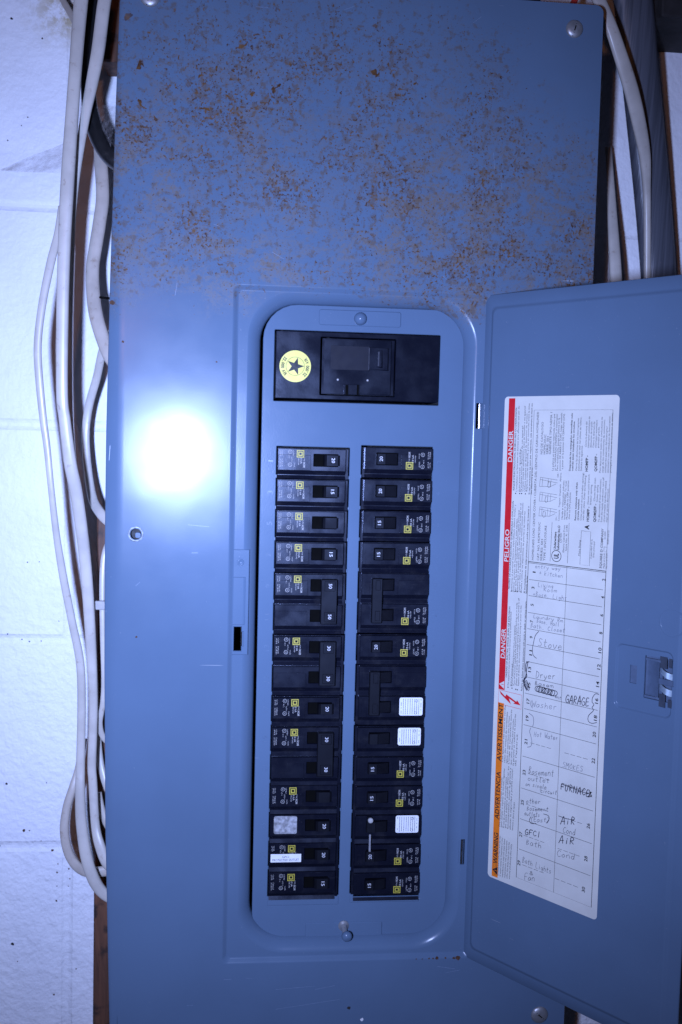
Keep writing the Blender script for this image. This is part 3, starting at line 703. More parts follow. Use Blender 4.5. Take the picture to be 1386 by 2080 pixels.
breaker(1, 9, 0, [''], 'single black breaker with white sticker, below the stickered double breaker', prt=False, sticker=('white', (808.5, 855, 1478.5, 1514)))
breaker(1, 10, 0, ['15'], 'black 15 amp breaker right below the upper single breaker with white sticker')
breaker(1, 11, 0, ['15'], 'black 15 amp breaker right above the breaker with the pale tie rod')
rb = breaker(1, 12, 0, [''], 'black breaker with white sticker, pale screw and tie rod, lower right column', prt=False, sticker=('white', (804, 850.5, 1656.5, 1691.5)))
breaker(1, 13, 0, ['20'], 'black 20 amp breaker under the pale tie rod, right column')
breaker(1, 14, 0, ['15'], 'black 15 amp breaker at the bottom of the right column')
m = MB(); y = 3.2; m.plate((UX(748.5, 1712, y), UX(754.5, 1712, y), UZ(751, 1731, y), UZ(751, 1694, y), .5), (), y, 2, .5); m.build('tie_rod', 'ink_grey_light', rb)
m = MB(); m.lathe(UX(753.5, 1668, 3), UZ(753.5, 1668, 3), [(2.2, 5), (2.2, 3.6), (1.6, 2.9), (.01, 2.7)], 16); m.build('tie_screw', 'ink_white', rb)
m = MB(); m.plate((UX(746, 1685, 3), UX(757, 1685, 3), UZ(751, 1694, 3), UZ(751, 1662, 3), .6), (), 5, 2.5, .4); m.build('tie_bracket', 'blackhandle', rb)

# ------------------------------------------------------------------ main breaker
mroot = empty('main_breaker', (om[0], DY, om[2]), 'large black main breaker with yellow star sticker at the top', 'breaker')
MYf = 9.0
m = MB(); e0 = (UX(651, 745, MYf), UX(803, 745, MYf), UZ(727, 804, MYf), UZ(727, 687, MYf), .8)
MX = (om[0]+1.1, om[1]-1.1, om[2]+2.2, om[3]-1.1, .6)
m.plate(MX, [e0], MYf, 45, .5); m.build('body', 'mainblack', mroot)
m = MB()
def mp(u0, u1, v0, v1, y, t=3, c=.4, r=.4): m.plate((UX(u0, (v0+v1)/2, y), UX(u1, (v0+v1)/2, y), UZ((u0+u1)/2, v1, y), UZ((u0+u1)/2, v0, y), r), (), y, t, c)
mp(653, 801.5, 688.5, 803, 11.5, 3); m.build('escutcheon_floor', 'mainblack', mroot)
m = MB(); mp(657, 795, 690, 801.5, 8.6, 3.5, .5); m.build('escutcheon', 'mainblack', mroot)
m = MB(); mp(671, 751, 702, 752.5, 6.6, 2.5, .4); m.build('handle_plate', 'mainplate', mroot)
m = MB(); mp(748, 790, 705, 753, 4.5, 5, .9); mp(762, 778, 709, 748, 1.0, 3.5, 1.0); m.build('handle', 'mainblack', mroot)
m = MB(); mp(768, 771.5, 714, 744, .4, .8, .3); mp(749, 751, 706, 752, 4.2, .6, .2); m.build('handle_edge_highlight', 'ridge', mroot)  # thin lighter strips added as painted edge highlights on the handle
m = MB(); mp(699, 731, 781, 802, 7.4, 1.4, .3); m.build('notch_block', 'mainblack', mroot)
m = MB(); mp(702, 708, 782, 802, 7.2, .4, .1); mp(725, 729.5, 782, 802, 7.2, .4, .1); m.build('notch_groove', 'dark', mroot)
m = MB()
for u, v in ((686.5, 771), (747, 772.5)): m.lathe(UX(u, v, 8.4), UZ(u, v, 8.4), [(.9, 8.6), (.7, 8.2), (.01, 8.1)], 10)
m.build('pin', 'ink_white', mroot)
# star sticker
cx, cz = UX(600, 744, MYf), UZ(600, 744, MYf); R0 = 12.7
m = MB(); c = [(cx+R0*math.cos(i*math.pi/24), cz+R0*math.sin(i*math.pi/24)) for i in range(48)]
m.fill(c, [], MYf-.12); m.loops([[(p[0], MYf-.12, p[1]) for p in c], [(p[0], MYf, p[1]) for p in c]], smooth=False)
stick = m.build('star_sticker', 'sticker_yellow', mroot)
m = MB(); y = MYf-.17
star = [(cx+(7.3 if i % 2 == 0 else 2.9)*math.cos(math.radians(2+36*i)), cz+(7.3 if i % 2 == 0 else 2.9)*math.sin(math.radians(2+36*i))) for i in range(10)]
m.fill(star, [], y)
m.ribbon([(cx+7.4*math.cos(i*math.pi/24), cz+7.4*math.sin(i*math.pi/24)) for i in range(49)], .25, y)
for a_mid in (-4, 181):                       # the same words twice round the rim
    s_ = '22,000 AIR'; span = 88
    for i, ch in enumerate(s_):
        if ch == ' ': continue
        a = math.radians(a_mid-span/2+span*(i+.5)/len(s_)); r_ = 11.3
        # reading counter-clockwise, letter tops towards the centre
        d = np.array([-math.sin(a), math.cos(a)]); p = np.array([cx, cz])+r_*np.array([math.cos(a), math.sin(a)])
        wch = .55 if ch in 'I,' else 1.55
        text(m, ch, p-d*wch/2, p+d*wch/2, 2.5, y, .03)
m.build('star_print', 'ink_black', stick)

# ------------------------------------------------------------------ the open door (local x = distance from the hinge, local y = away from the viewer)
DW, DT, DB = 200.0, 176.6, -377.0
d_ = MB(); T_ = 1.3
o0 = (2.2, DW, DB, DT)
def dr(i, y, r=3.0, hx=None): 
    return [(p[0], y, p[1]) for p in rr(o0[0]+i*(1 if hx is None else hx), o0[1]-i, o0[2]+i, o0[3]-i, max(r, .5), 5)]
prf = [(0, 1.2), (0, .5), (.5, 0), (9.0, 0), (9.9, -.18), (11.0, -.9), (11.9, -1.55), (12.8, -1.75)]
d_.loops([dr(i, y, 3+i*.15) for i, y in prf])
inner_c = [(p[0], p[2]) for p in dr(12.8, 0, 3+12.8*.15)]
# latch pocket and openings
def DP(u, v): return UD(u, v)
pk = (UD(1256, 1330)[0]-1.0, 191, UD(1257, 1440)[1]+1, UD(1257, 1303)[1]-.5, 5)
pk2 = (pk[0], 184.5, pk[2], pk[3], 5)
d_.fill(inner_c, [rr(*pk2)], -1.75)
pkin = (pk2[0]+1.5, pk2[1]-1.5, pk2[2]+1.5, pk2[3]-1.5, 4.4)
sq = (UD(1280, 1369)[0], UD(1294, 1369)[0], UD(1287, 1388)[1], UD(1287, 1351)[1], 0)
mech = (UD(1309, 1380)[0], UD(1374, 1380)[0], UD(1340, 1424)[1], UD(1340, 1336)[1], .5)
d_.loops([[(p[0], -1.75, p[1]) for p in rr(*pk2)], [(p[0], -1.5, p[1]) for p in rr(pk2[0]+.4, pk2[1]-.4, pk2[2]+.4, pk2[3]-.4, 4.8)], [(p[0], -.35, p[1]) for p in rr(pk2[0]+1.1, pk2[1]-1.1, pk2[2]+1.1, pk2[3]-1.1, 4.5)], [(p[0], -.1, p[1]) for p in rr(*pkin)]])
d_.fill(rr(*pkin), [rr(*sq), rr(*mech)], -.1)
for h_ in (sq, mech): d_.loops([[(p[0], -.1, p[1]) for p in rr(*h_)], [(p[0], 1.2, p[1]) for p in rr(*h_)]], smooth=False)
d_.fill([(p[0], p[2]) for p in dr(0, 1.2)], [rr(*sq), rr(*mech)], 1.2)
door = d_.build('door', 'paint', panel, DOORM)
def onDoor(mb, name, mat): return mb.build(name, mat, door, DOORM)
LY = -1.75
# latch: grey plastic slide with two zinc spring clips
m = MB(); m.plate((sq[0]-.5, sq[1]+.5, sq[2]-.5, sq[3]+.5, .2), (), 1.25, 5, .3); onDoor(m, 'latch_window', 'greyplastic')
m = MB(); mw_, mh = mech[1]-mech[0], mech[3]-mech[2]
def ml(a, b, c, dd, y, t, ch=.3): m.plate((mech[0]+mw_*a, mech[0]+mw_*b, mech[2]+mh*c, mech[2]+mh*dd, .3), (), y, t, ch)
ml(-.04, 1.04, -.03, 1.03, 3.0, 1); onDoor(m, 'latch_housing', 'greyplastic')
m = MB()
L2 = [[(mech[0]+mw_*(.04+.46*t), -.2+3.2*math.sin(math.pi*(.5-t*.5))*1.0-0.6*t*2, z) for t in [i/8 for i in range(9)]] for z in (mech[2]+mh*.06, mech[2]+mh*.94)]
m.loops(L2, closed=False); ml(.5, .62, .12, .88, -1.2, 4); ml(.06, .55, .90, .97, -2.2, 4); ml(.06, .55, .03, .10, -2.2, 4); onDoor(m, 'latch_slide', 'greyplastic')
m = MB(); ml(.52, .98, .41, .56, -3.0, 5, .4); onDoor(m, 'latch_tongue', 'greyplastic')
for c0, c1 in ((.60, .74), (.22, .37)):
    m = MB(); L2 = []
    for t in [i/8 for i in range(9)]:
        L2.append([(mech[0]+mw_*(.50+.47*t), -1.4-2.6*abs(math.sin(math.pi*t*1.0))+1.4*abs(t-.5), mech[2]+mh*(c+.06*math.cos(math.pi*t))) for c in (c0, c1)])
    m.loops(L2, closed=False); onDoor(m, 'spring_clip', 'zinc')
m = MB(); ml(.50, .75, .78, 1.06, -1.9, 4); ml(.78, .90, .82, 1.04, -1.9, 4); ml(.52, .74, -.12, .20, -1.9, 4); ml(.80, .95, -.10, .10, -1.9, 4); onDoor(m, 'latch_lug', 'latchdark')
# pressed circle above the latch
m = MB(); cc = UD(1369, 1265); cr = 9.6
m.lathe(cc[0], cc[1], [(cr+.5, LY-.01), (cr, LY-.28), (cr-.5, LY-.02)], 40); onDoor(m, 'pressed_circle', 'paint')

# ------------------------------------------------------------------ circuit directory label on the door
LS0, LS1, LZ0, LZ1 = 29.3, 132.8, -298.3, 94.6
m = MB(); m.plate((LS0, LS1, LZ0, LZ1, 3.2), (), LY-.25, .24, .05); onDoor(m, 'directory_label', 'label')
PY = LY-.32
KA, KB, KC = (980, 780), (980, 1150), (960, 1480)
def Q(k, x, y): return UD(k[0]+x/4.331, k[1]+y/4.331)
CPX = None
def hmm(k, x, y, hc):           # crop-pixel letter height -> mm on the door
    a, b = Q(k, x-hc/2, y), Q(k, x+hc/2, y); return math.hypot(a[0]-b[0], a[1]-b[1])
sR = (Q(KA, 245, 300)[0]-.2, Q(KA, 300, 300)[0]-.2)
zred = Q(KB, 175, 1080)[1]; zor = Q(KB, 165, 1195)[1]
m = MB(); m.fill([(sR[0], zred), (sR[1], zred), (sR[1], LZ1-1.4), (sR[0], LZ1-1.4)], [], LY-.29); onDoor(m, 'danger_band', 'red')
m = MB(); m.fill([(sR[0], LZ0+1.6), (sR[1], LZ0+1.6), (sR[1], zor), (sR[0], zor)], [], LY-.29); onDoor(m, 'warning_band', 'orange')
# white words and triangle on the red band
m = MB(); hh = (sR[1]-sR[0])*.68
def band(mb, txt, k0, a, k1, b, off=.16):
    z0, z1 = Q(k0, *a)[1], Q(k1, *b)[1]; s = sR[1]-(sR[1]-sR[0])*off
    text(mb, txt, (s, z0), (s, z1), hh, PY, .018)
band(m, 'DANGER', KA, (270, 685), KA, (280, 410)); band(m, 'PELIGRO', KA, (225, 1560), KA, (245, 1278)); band(m, 'DANGER', KB, (190, 805), KB, (200, 545))
tz0, tz1 = Q(KB, 170, 1068)[1], Q(KB, 175, 1000)[1]
m.fill([(sR[1]-.6, tz0), (sR[1]-.6, tz1), (sR[0]+.5, (tz0+tz1)/2)], [], PY); onDoor(m, 'danger_words', 'label')
m = MB(); band(m, 'WARNING', KC, (180, 1168), KC, (195, 900)); band(m, 'ADVERTENCIA', KC, (200, 780), KC, (225, 365)); band(m, 'AVERTISSEMENT', KC, (230, 275), KC, (265, -225))
tz0, tz1 = Q(KC, 170, 1258)[1], Q(KC, 175, 1190)[1]; m.fill([(sR[1]-.6, tz0), (sR[1]-.6, tz1), (sR[0]+.5, (tz0+tz1)/2)], [], PY)
onDoor(m, 'warning_words', 'ink_black')
m = MB(); zc = (Q(KB, 175, 1066)[1]+Q(KB, 175, 1000)[1])/2; text(m, '!', (sR[1]-1.2, zc-.35), (sR[1]-1.2, zc+.35), 2.2, PY-.03, .03); onDoor(m, 'exclamation_mark', 'red')
m = MB(); zc = (tz0+tz1)/2; text(m, '!', (sR[1]-1.2, zc-.35), (sR[1]-1.2, zc+.35), 2.2, PY-.03, .03); onDoor(m, 'exclamation_mark', 'orange')
# shock symbol box
m = MB(); bz0, bz1 = Q(KB, 250, 1233)[1]+.4, zred-.6; bs0, bs1 = sR[0]+.3, Q(KB, 358, 1170)[0]
m.ribbon([(bs0, bz0), (bs1, bz0), (bs1, bz1), (bs0, bz1), (bs0, bz0)], .3, PY)
bw, bh = bs1-bs0, bz1-bz0
bolt = [(.02, .93), (.62, .60), (.60, .78), (.86, .58), (.85, .42), (1.0, .30), (.80, .22), (.80, .34), (.42, .52), (.46, .30), (.02, .62)]
bolt = [(.02, .95), (.48, .52), (.44, .80), (.80, .40), (.80, .56), (.98, .26), (.68, .24), (.76, .34), (.50, .58), (.54, .28), (.06, .70)]
bolt = [(.03, .97), (.30, .62), (.34, .80), (.78, .44), (.82, .56), (.97, .26), (.66, .26), (.72, .36), (.46, .55), (.56, .16), (.10, .72)]
m.fill([(bs0+a*bw, bz0+b*bh) for a, b in bolt][::-1], [], PY); onDoor(m, 'shock_symbol', 'red')

# small print
m = MB()
def L(k, txt, a, b, h=14, bold=0.0, kb=None):
    p0, p1 = Q(k, *a), Q(kb or k, *b); s = (p0[0]+p1[0])/2; d = max(-.4, min(.4, (p1[0]-p0[0])/2))
    text(m, txt, (s-d, p0[1]), (s+d, p1[1]), hmm(k, (a[0]+b[0])/2, (a[1]+b[1])/2, h), PY, bold)
FRN = ["L'installation et l'entretien ne doivent etre effectues que par du", "personnel qualifie.", "N'enlevez aucun dispositif de cet appareil", "Coupez toutes les alimentations avant de travailler a cet appareil", "Utilisez toujours un dispositif de detection de tension", "Replacez tous les dispositifs, portes et couvercles avant la mise"]
SPN = ["Solamente el personal electrico especializado debera instalar y", "prestar servicio de mantenimiento a este equipo.", "No quite las barreras aislantes del interruptor principal", "Desenergice el equipo antes de realizar cualquier trabajo en el", "Siempre utilice un dispositivo detector de tension nominal adecuado", "Vuelva a colocar los dispositivos, las puertas y las cubiertas"]
ENG = ["This equipment must be installed and serviced only by qualified electrical", "personnel.", "Do not remove insulating barriers from main terminals", "Turn off all power supplying this equipment before working on or inside", "Always use a properly rated voltage sensing device to confirm power is off", "Replace all devices, doors and covers before turning on power to this"]
L(KA, "RISQUE D'ELECTROCUTION, DE BRULURES OU D'EXPLOSION.", (297, 935), (320, 205), 14, .01)
for i, (t_, a, b) in enumerate(zip(FRN, (325, 343, 361, 379, 397, 415), (195, 560, 370, 195, 262, 172))): L(KA, t_, (a, 945), (a+12, b), 13)
L(KA, 'Si ces precautions ne sont pas respectees, cela entrainera la mort ou', (432, 972), (457, 172), 13, .012); L(KA, 'des blessures graves.', (450, 972), (458, 730), 13, .012)
L(KB, 'PELIGRO DE DESCARGA ELECTRICA, QUEMADURAS O EXPLOSION', (256, 200), (292, 1030), 14, .01, KA)
for i, (t_, a, b) in enumerate(zip(SPN, (276, 293, 310, 327, 344, 361), (1060, 1180, 1110, 1050, 1045, 1120))): L(KB, t_, (a, 225), (a+32, b), 13, 0, KA)
L(KB, 'El incumplimiento de estas precauciones podra causar la muerte o', (388, 235), (430, 1075), 13, .012, KA); L(KB, 'lesiones serias.', (406, 240), (415, 80), 13, .012)
L(KB, 'HAZARD OF ELECTRIC SHOCK, BURN OR EXPLOSION', (230, 975), (262, 355), 14, .01)
for i, (t_, a, b) in enumerate(zip(ENG, (248, 265, 282, 300, 318, 336), (400, 850, 520, 320, 280, 345))): L(KB, t_, (a, 1050), (a+24, b), 13)
L(KB, 'Failure to follow these instructions will result in death or serious injury.', (362, 1095), (407, 305), 13, .012)
for k_, x_, y_ in ((KA, 307, 962), (KA, 343, 963), (KA, 360, 963), (KA, 393, 966), (KB, 274, 216), (KB, 305, 218), (KB, 322, 222), (KB, 355, 226), (KB, 240, 1062), (KB, 275, 1070), (KB, 308, 1080), (KB, 322, 1084)):
    p = Q(k_, x_, y_); m.fill([(p[0]+.55*math.cos(i*.7854), p[1]+.55*math.sin(i*.7854)) for i in range(8)], [], PY)
WE = ["This equipment is designed and tested by", "the manufacturer to performance levels that meet", "or exceed standards. Components of other", "manufacturers may not meet these", "requirements. Use of components", "other than those listed can void the", "warranty and adversely affect safety."]
WS = ["Este equipo ha sido disenado y probado", "para cumplir o superar las normas vigentes", "El uso de componentes de otros fabricantes", "en este equipo puede alterar su", "funcionamiento, anular la garantia y", "afectar la seguridad y podria causar", "lesiones o danos al equipo."]
WF = ["Cet appareil est concu et verifie", "selon des niveaux de rendement", "egaux ou superieurs aux normes", "L'usage de composants autres", "que ceux specifies peut annuler", "la garantie et reduire la securite", "de l'appareil."]
for i in range(7):
    L(KC, WE[i], (222+20*i, 1285+6*i), (242+20*i, 925+i*14), 13)
    L(KC, WS[i], (250+20*i, 855+i*6), (285+17*i, (430, 350, 425, 330, 340, 350, 640)[i]), 13)
    L(KC, WF[i], (278+20*i, 290+6*i), (312+17*i, (-205, -150, -110, -170, -90, -130, 40)[i]), 13)
# panel data block
L(KA, 'HOMELINE® LOAD CENTER COVER / CUBIERTA DEL CENTRO DE CARGA HOMELINE®', (465, 1548), (513, 245), 18)
L(KA, 'CAT. NO. HOMC30UC', (512, 1552), (526, 1215), 18); L(KA, 'SERIES: S01', (540, 1555), (549, 1365), 18); L(KA, 'TYPE 1 ENCLOSURE', (568, 1555), (581, 1245), 18)
L(KA, 'NO DE CATALOGO', (543, 618), (553, 335), 18); L(KA, 'HOMC30UC', (568, 618), (576, 445), 18); L(KA, 'SERIE: S01', (593, 618), (599, 462), 18); L(KA, 'GABINETE TIPO NEMA 1', (617, 618), (631, 250), 18)
L(KA, 'Underwriters', (660, 1455), (667, 1300), 20, .03); L(KA, 'Laboratories Inc.®', (688, 1460), (699, 1245), 20, .03); L(KA, 'LISTED', (710, 1395), (714, 1310), 14); L(KA, 'Electric Cabinet Front', (733, 1480), (743, 1240), 15); L(KA, 'Issue No. R- 2180', (757, 1465), (765, 1240), 15)
L(KA, 'Connecte   Tripped / Disparado   Abierto', (692, 1205), (711, 782), 14); L(KA, 'On /', (668, 1200), (672, 1160), 14); L(KA, 'Off /', (686, 822), (688, 780), 14)
for t_, a, b in (('Handle at mid-position indicates', (722, 1190), (737, 850)), ('breaker is TRIPPED. To reset', (743, 1190), (757, 850)), ('Move handle to OFF position', (764, 1190), (777, 850)), ('then to ON position', (784, 1190), (794, 955)),
    ('La palanca en posicion intermedia indica que', (640, 762), (655, 265)), ('se ha DISPARADO (TRIPPED), el interruptor', (660, 762), (678, 262)), ('Para restablecerlo, ponga la palanca en la', (680, 762), (695, 300)), ('posicion DE ABIERTO (OFF), luego, vuelvalo', (702, 762), (718, 255)), ('a poner en la posicion DE CERRADO (ON)', (724, 750), (740, 265)),
    ('Close unused circuit breaker openings', (886, 1200), (908, 782)), ('with filler plates. Order the following:', (908, 1200), (928, 802)), ('Closes one pole branch', (950, 1060), (959, 797)), ('breaker opening.', (972, 1060), (980, 882)), ('Closes large main', (1006, 1030), (1013, 826)), ('breaker opening', (1029, 1035), (1035, 890)),
    ('To disconnect all load conductors', (1046, 1215), (1061, 840)), ('from the supply conductors, turn off', (1068, 1215), (1086, 822)), ('circuit breaker handle(s) marked', (1091, 1215), (1108, 856)), ('main or service disconnect.', (1114, 1215), (1126, 920)),
    ('Cierre las aberturas de los interruptores', (846, 765), (866, 302)), ('automaticos sin usar con placas de relleno.', (868, 765), (888, 290)), ('Solicite lo siguiente:', (890, 765), (898, 540)), ('Cierra la abertura del', (931, 555), (939, 332)), ('interruptor automatico de', (953, 560), (963, 286)), ('derivacion de un polo', (975, 560), (982, 330)), ('Cierra la abertura de', (997, 560), (1005, 332)), ('interruptor automatico', (1018, 560), (1027, 318)), ('principal grande.', (1040, 560), (1046, 376)),
    ('Para desconectar todos los conductores de', (1056, 780), (1074, 291)), ('carga de los conductores de suministro,', (1079, 780), (1095, 312)), ('coloque las palancas del interruptor', (1102, 780), (1116, 370)), ('automatico con indicadores de desconexion', (1125, 780), (1142, 285)), ('principal o de servicio en la posicion de abierto.', (1147, 780), (1166, 250)),
    ('Mains Rating', (872, 1510), (879, 1372)), ('Capacidad de la', (976, 1535), (983, 1367)), ('linea principal', (998, 1525), (1004, 1386)), ('Made in U.S.A.', (1089, 1620), (1095, 1485)), ('Hecho en EUA', (1111, 1625), (1116, 1488)), ('01/2001', (1099, 1366), (1102, 1296)), ('40289-424-03', (1126, 1412), (1132, 1290))): L(KA, t_, a, b, 15)
L(KA, 'Remove twistouts only when', (838, 1200), (853, 866), 15, .02); L(KA, 'circuits installed.', (861, 1200), (869, 1010), 15, .02)
L(KA, 'Desprenda los rectangulos removibles solo', (790, 765), (810, 256), 15, .02); L(KA, 'cuando esten instalados los circuitos.', (813, 765), (829, 326), 15, .02)
for a, b, t_ in (((951, 1210), (959, 1080), 'HOMFP -'), ((1011, 1215), (1019, 1056), 'QOM2FP -'), ((941, 770), (946, 630), 'HOMFP -'), ((1021, 770), (1026, 617), 'QOM2FP -')): L(KA, t_, a, b, 22, .03)
L(KA, 'A', (950, 1281), (953, 1240), 36, .05); L(KA, 'SQUARE D COMPANY', (1063, 1620), (1082, 1272), 20, .012)
c = Q(KA, 665, 1512); m.ribbon([(c[0]+4.3*math.cos(i*math.pi/16), c[1]+4.3*math.sin(i*math.pi/16)) for i in range(33)], .5, PY)
text(m, 'UL', (c[0]+2.0, c[1]-2.0), (c[0]+2.0, c[1]+2.0), 4.2, PY, .04)
onDoor(m, 'printed_text', 'ink_black')
# ruled lines
m = MB()
def R_(k, a, b, w=.28, kb=None, horiz=True):
    p0, p1 = Q(k, *a), Q(kb or k, *b)
    m.ribbon([p0, p1], w, PY)
sA, sB = Q(KB, 434, 60)[0], Q(KB, 1100, 200)[0]+.1
ztop = (Q(KA, 487, 235)[1]+Q(KA, 1185, 222)[1])/2; zmid = (Q(KA, 437, 1562)[1]+Q(KA, 1120, 1648)[1])/2; zbot = (Q(KC, 375, 1285)[1]+Q(KC, 1018, 1557)[1])/2
sBt = Q(KA, 1170, 500)[0]; sBb = Q(KC, 1070, 900)[0]; sB = (sBt+sBb)/2; sAt = Q(KA, 470, 600)[0]; sAb = Q(KC, 405, 800)[0]; sA = (sAt+sAb)/2
m.ribbon([(sA, zmid), (sA, ztop), (sB, ztop), (sB, zmid)], .28, PY)
m.ribbon([(sA, zmid), (sB, zmid)], .5, PY); m.ribbon([(sA, zmid-1.0), (sB, zmid-1.0)], .3, PY)
m.ribbon([(sA, zmid), (sA, zbot), (sB, zbot), (sB, zmid)], .45, PY)
sM = (Q(KB, 760, 400)[0]+Q(KC, 735, 800)[0])/2; m.ribbon([(sM, zmid), (sM, zbot)], .28, PY)
for k_, a, b in ((KB, (447, 118), (1100, 210)), (KB, (440, 262), (1092, 357)), (KB, (432, 407), (1082, 517)), (KB, (430, 550), (1076, 668)), (KB, (420, 690), (1068, 816)), (KB, (425, 840), (1056, 972)), (KB, (410, 972), (1047, 1117)), (KB, (395, 1115), (1037, 1267)), (KB, (390, 1250), (1027, 1413)), (KB, (383, 1390), (1020, 1563)), (KC, (455, 232), (1085, 427)), (KC, (437, 512), (1065, 720)), (KC, (420, 778), (1040, 1003)), (KC, (405, 1040), (1022, 1283))):
    z = (Q(k_, *a)[1]+Q(k_, *b)[1])/2; m.ribbon([(sA+1.5, z), (sB-2, z)], .3, PY)
for k_, a, b in ((KB, (435, 1550), (625, 1602)), (KB, (732, 1635), (950, 1698)), (KC, (500, 390), (700, 450)), (KC, (480, 655), (690, 730)), (KC, (770, 760), (985, 835)), (KC, (460, 928), (655, 1003)), (KC, (760, 1045), (965, 1122)), (KC, (450, 1190), (650, 1268)), (KC, (735, 1307), (950, 1395)), (KC, (830, 490), (1010, 545))):
    p0, p1 = np.array(Q(k_, *a)), np.array(Q(k_, *b)); n = 4
    zc = (p0[1]+p1[1])/2
    for i in range(n):
        t0, t1 = (i+.08)/n, (i+.80)/n; m.ribbon([(p0[0]+(p1[0]-p0[0])*t, zc) for t in (t0, t1)], .28, PY)
R_(KA, (610, 1558), (628, 1215)); R_(KA, (762, 1575), (778, 1222))
q = [Q(KA, *p) for p in ((885, 1290), (968, 1298), (955, 1597), (872, 1588), (885, 1290))]; m.ribbon(q, .25, PY)
q = [Q(KA, *p) for p in ((1085, 1432), (1110, 1434), (1108, 1476), (1083, 1474), (1085, 1432))]; m.ribbon(q, .25, PY)
for yc, w_ in ((1130, 0), (1000, 0), (870, 0)):      # three little handle pictograms
    x0 = 520+(1130-yc)*.02
    for pl in (((x0, yc-50), (x0+150, yc-25)), ((x0, yc-30), (x0+150, yc)), ((x0, yc-50), (x0-8, yc+30)), ((x0+95, yc-35), (x0+88, yc+32)), ((x0-8, yc+30), (x0+88, yc+32), (x0+135, yc+10)), ((x0+20, yc-40), (x0+15, yc+25)), ((x0+70, yc-32), (x0+64, yc+28))): m.ribbon([Q(KA, *p) for p in pl], .22, PY)
    hx = x0+{1130: 30, 1000: 48, 870: 70}[yc]
    m.ribbon([Q(KA, *p) for p in ((hx, yc-10), (hx-6, yc+30), (hx+2, yc+42), (hx+16, yc+38), (hx+20, yc-5), (hx, yc-10))], .3, PY)
onDoor(m, 'ruled_lines', 'ink_black')
# printed circuit numbers
m = MB()
for n, (k_, x, y_) in {1: (KA, 482, 1655), 3: (KB, 472, 190), 5: (KB, 464, 340), 7: (KB, 460, 485), 9: (KB, 456, 625), 11: (KB, 452, 762), 13: (KB, 442, 908), 15: (KB, 436, 1045), 17: (KB, 428, 1185), 19: (KB, 420, 1335), 21: (KB, 410, 1545), 23: (KC, 480, 385), 25: (KC, 464, 648), 27: (KC, 450, 928), 29: (KC, 434, 1180),
    2: (KB, 1097, 120), 4: (KB, 1087, 275), 6: (KB, 1077, 432), 8: (KB, 1070, 588), 10: (KB, 1062, 740), 12: (KB, 1052, 885), 14: (KB, 1042, 1038), 16: (KB, 1032, 1185), 18: (KB, 1022, 1335), 20: (KB, 1012, 1480), 22: (KC, 1090, 282), 24: (KC, 1064, 575), 26: (KC, 1046, 855), 28: (KC, 1024, 1143), 30: (KC, 1003, 1413)}.items():
    p = Q(k_, x, y_); w_ = 1.9 if n > 9 else (.9 if n > 1 else .5)
    if n > 9: w_ = 2.1
    text(m, str(n), (p[0], p[1]-w_), (p[0], p[1]+w_), 2.7, PY, .02)
onDoor(m, 'circuit_numbers', 'ink_black')
# handwriting
m = MB(); ml_ = MB(); HY_ = PY-.05
def Hn(k, txt, a, b, h, light=False, w=.31):
    p0, p1 = Q(k, *a), Q(k, *b); zc = (p0[1]+p1[1])/2; dz = (p1[1]-p0[1])/2; e_ = MB()
    hand(e_, txt, (p0[0], zc-dz), (p1[0], zc+dz), h*.092, HY_, w); onDoor(e_, 'handwritten_word', 'pen_light' if light else 'pen')
Hn(KA, 'entry way', (475, 1615), (700, 1640), 34, True); Hn(KA, '+ kitchen', (510, 1675), (722, 1702), 36, True)
Hn(KB, 'Living', (500, 178), (640, 190), 34, True); Hn(KB, 'Room', (548, 218), (672, 230), 32, True); Hn(KB, '+Base. Light', (455, 258), (757, 298), 36, True)
Hn(KB, 'Laundry Rm', (460, 452), (725, 492), 30, True); Hn(KB, 'Base. Hall', (490, 494), (692, 528), 34, True); Hn(KB, 'Bath. Closet', (435, 538), (742, 584), 36, True)
Hn(KB, 'Stove', (500, 698), (715, 738), 62); Hn(KB, 'Dryer', (478, 978), (658, 990), 56); Hn(KB, 'Washer', (445, 1232), (668, 1262), 55, True)
Hn(KB, 'GARAGE', (740, 1192), (952, 1228), 66, w=.6); Hn(KB, 'Hot Water', (465, 1492), (680, 1528), 42, True)
Hn(KB, 'Basem', (470, 1040), (640, 1068), 34); Hn(KB, 'ent', (650, 1148), (708, 1175), 26)
Hn(KC, 'SMOKES', (803, 330), (985, 378), 42, True); Hn(KC, 'Basement', (503, 392), (730, 417), 56); Hn(KC, 'outlet', (495, 452), (692, 475), 42); Hn(KC, 'on single', (478, 497), (665, 528), 38); Hn(KC, 'circuit', (610, 556), (757, 578), 38)
Hn(KC, 'FURNACE', (785, 525), (1045, 595), 56, w=.6); Hn(KC, 'other', (482, 652), (612, 658), 44); Hn(KC, 'Basement', (488, 715), (682, 722), 36); Hn(KC, 'outlets', (468, 757), (606, 772), 38); Hn(KC, '(East)', (520, 812), (692, 818), 42)
Hn(KC, 'GFCI', (470, 922), (612, 952), 48, w=.6); Hn(KC, 'Bath', (480, 1008), (622, 1048), 46); Hn(KC, 'AiR', (785, 832), (915, 840), 62, w=.6); Hn(KC, 'Cond', (805, 908), (918, 934), 50); Hn(KC, 'AiR', (770, 1002), (910, 1014), 58, w=.6); Hn(KC, 'Cond', (750, 1112), (915, 1148), 52)
Hn(KC, 'Bath Lights', (450, 1168), (706, 1272), 46); Hn(KC, '&', (508, 1275), (550, 1285), 36); Hn(KC, 'Fan', (465, 1322), (562, 1334), 56)
def stroke(k, pts, w=.5, light=False):
    e_ = MB(); e_.ribbon(smooth2([Q(k, *p) for p in pts], 6), w, HY_); onDoor(e_, 'pen_stroke', 'pen_light' if light else 'pen')
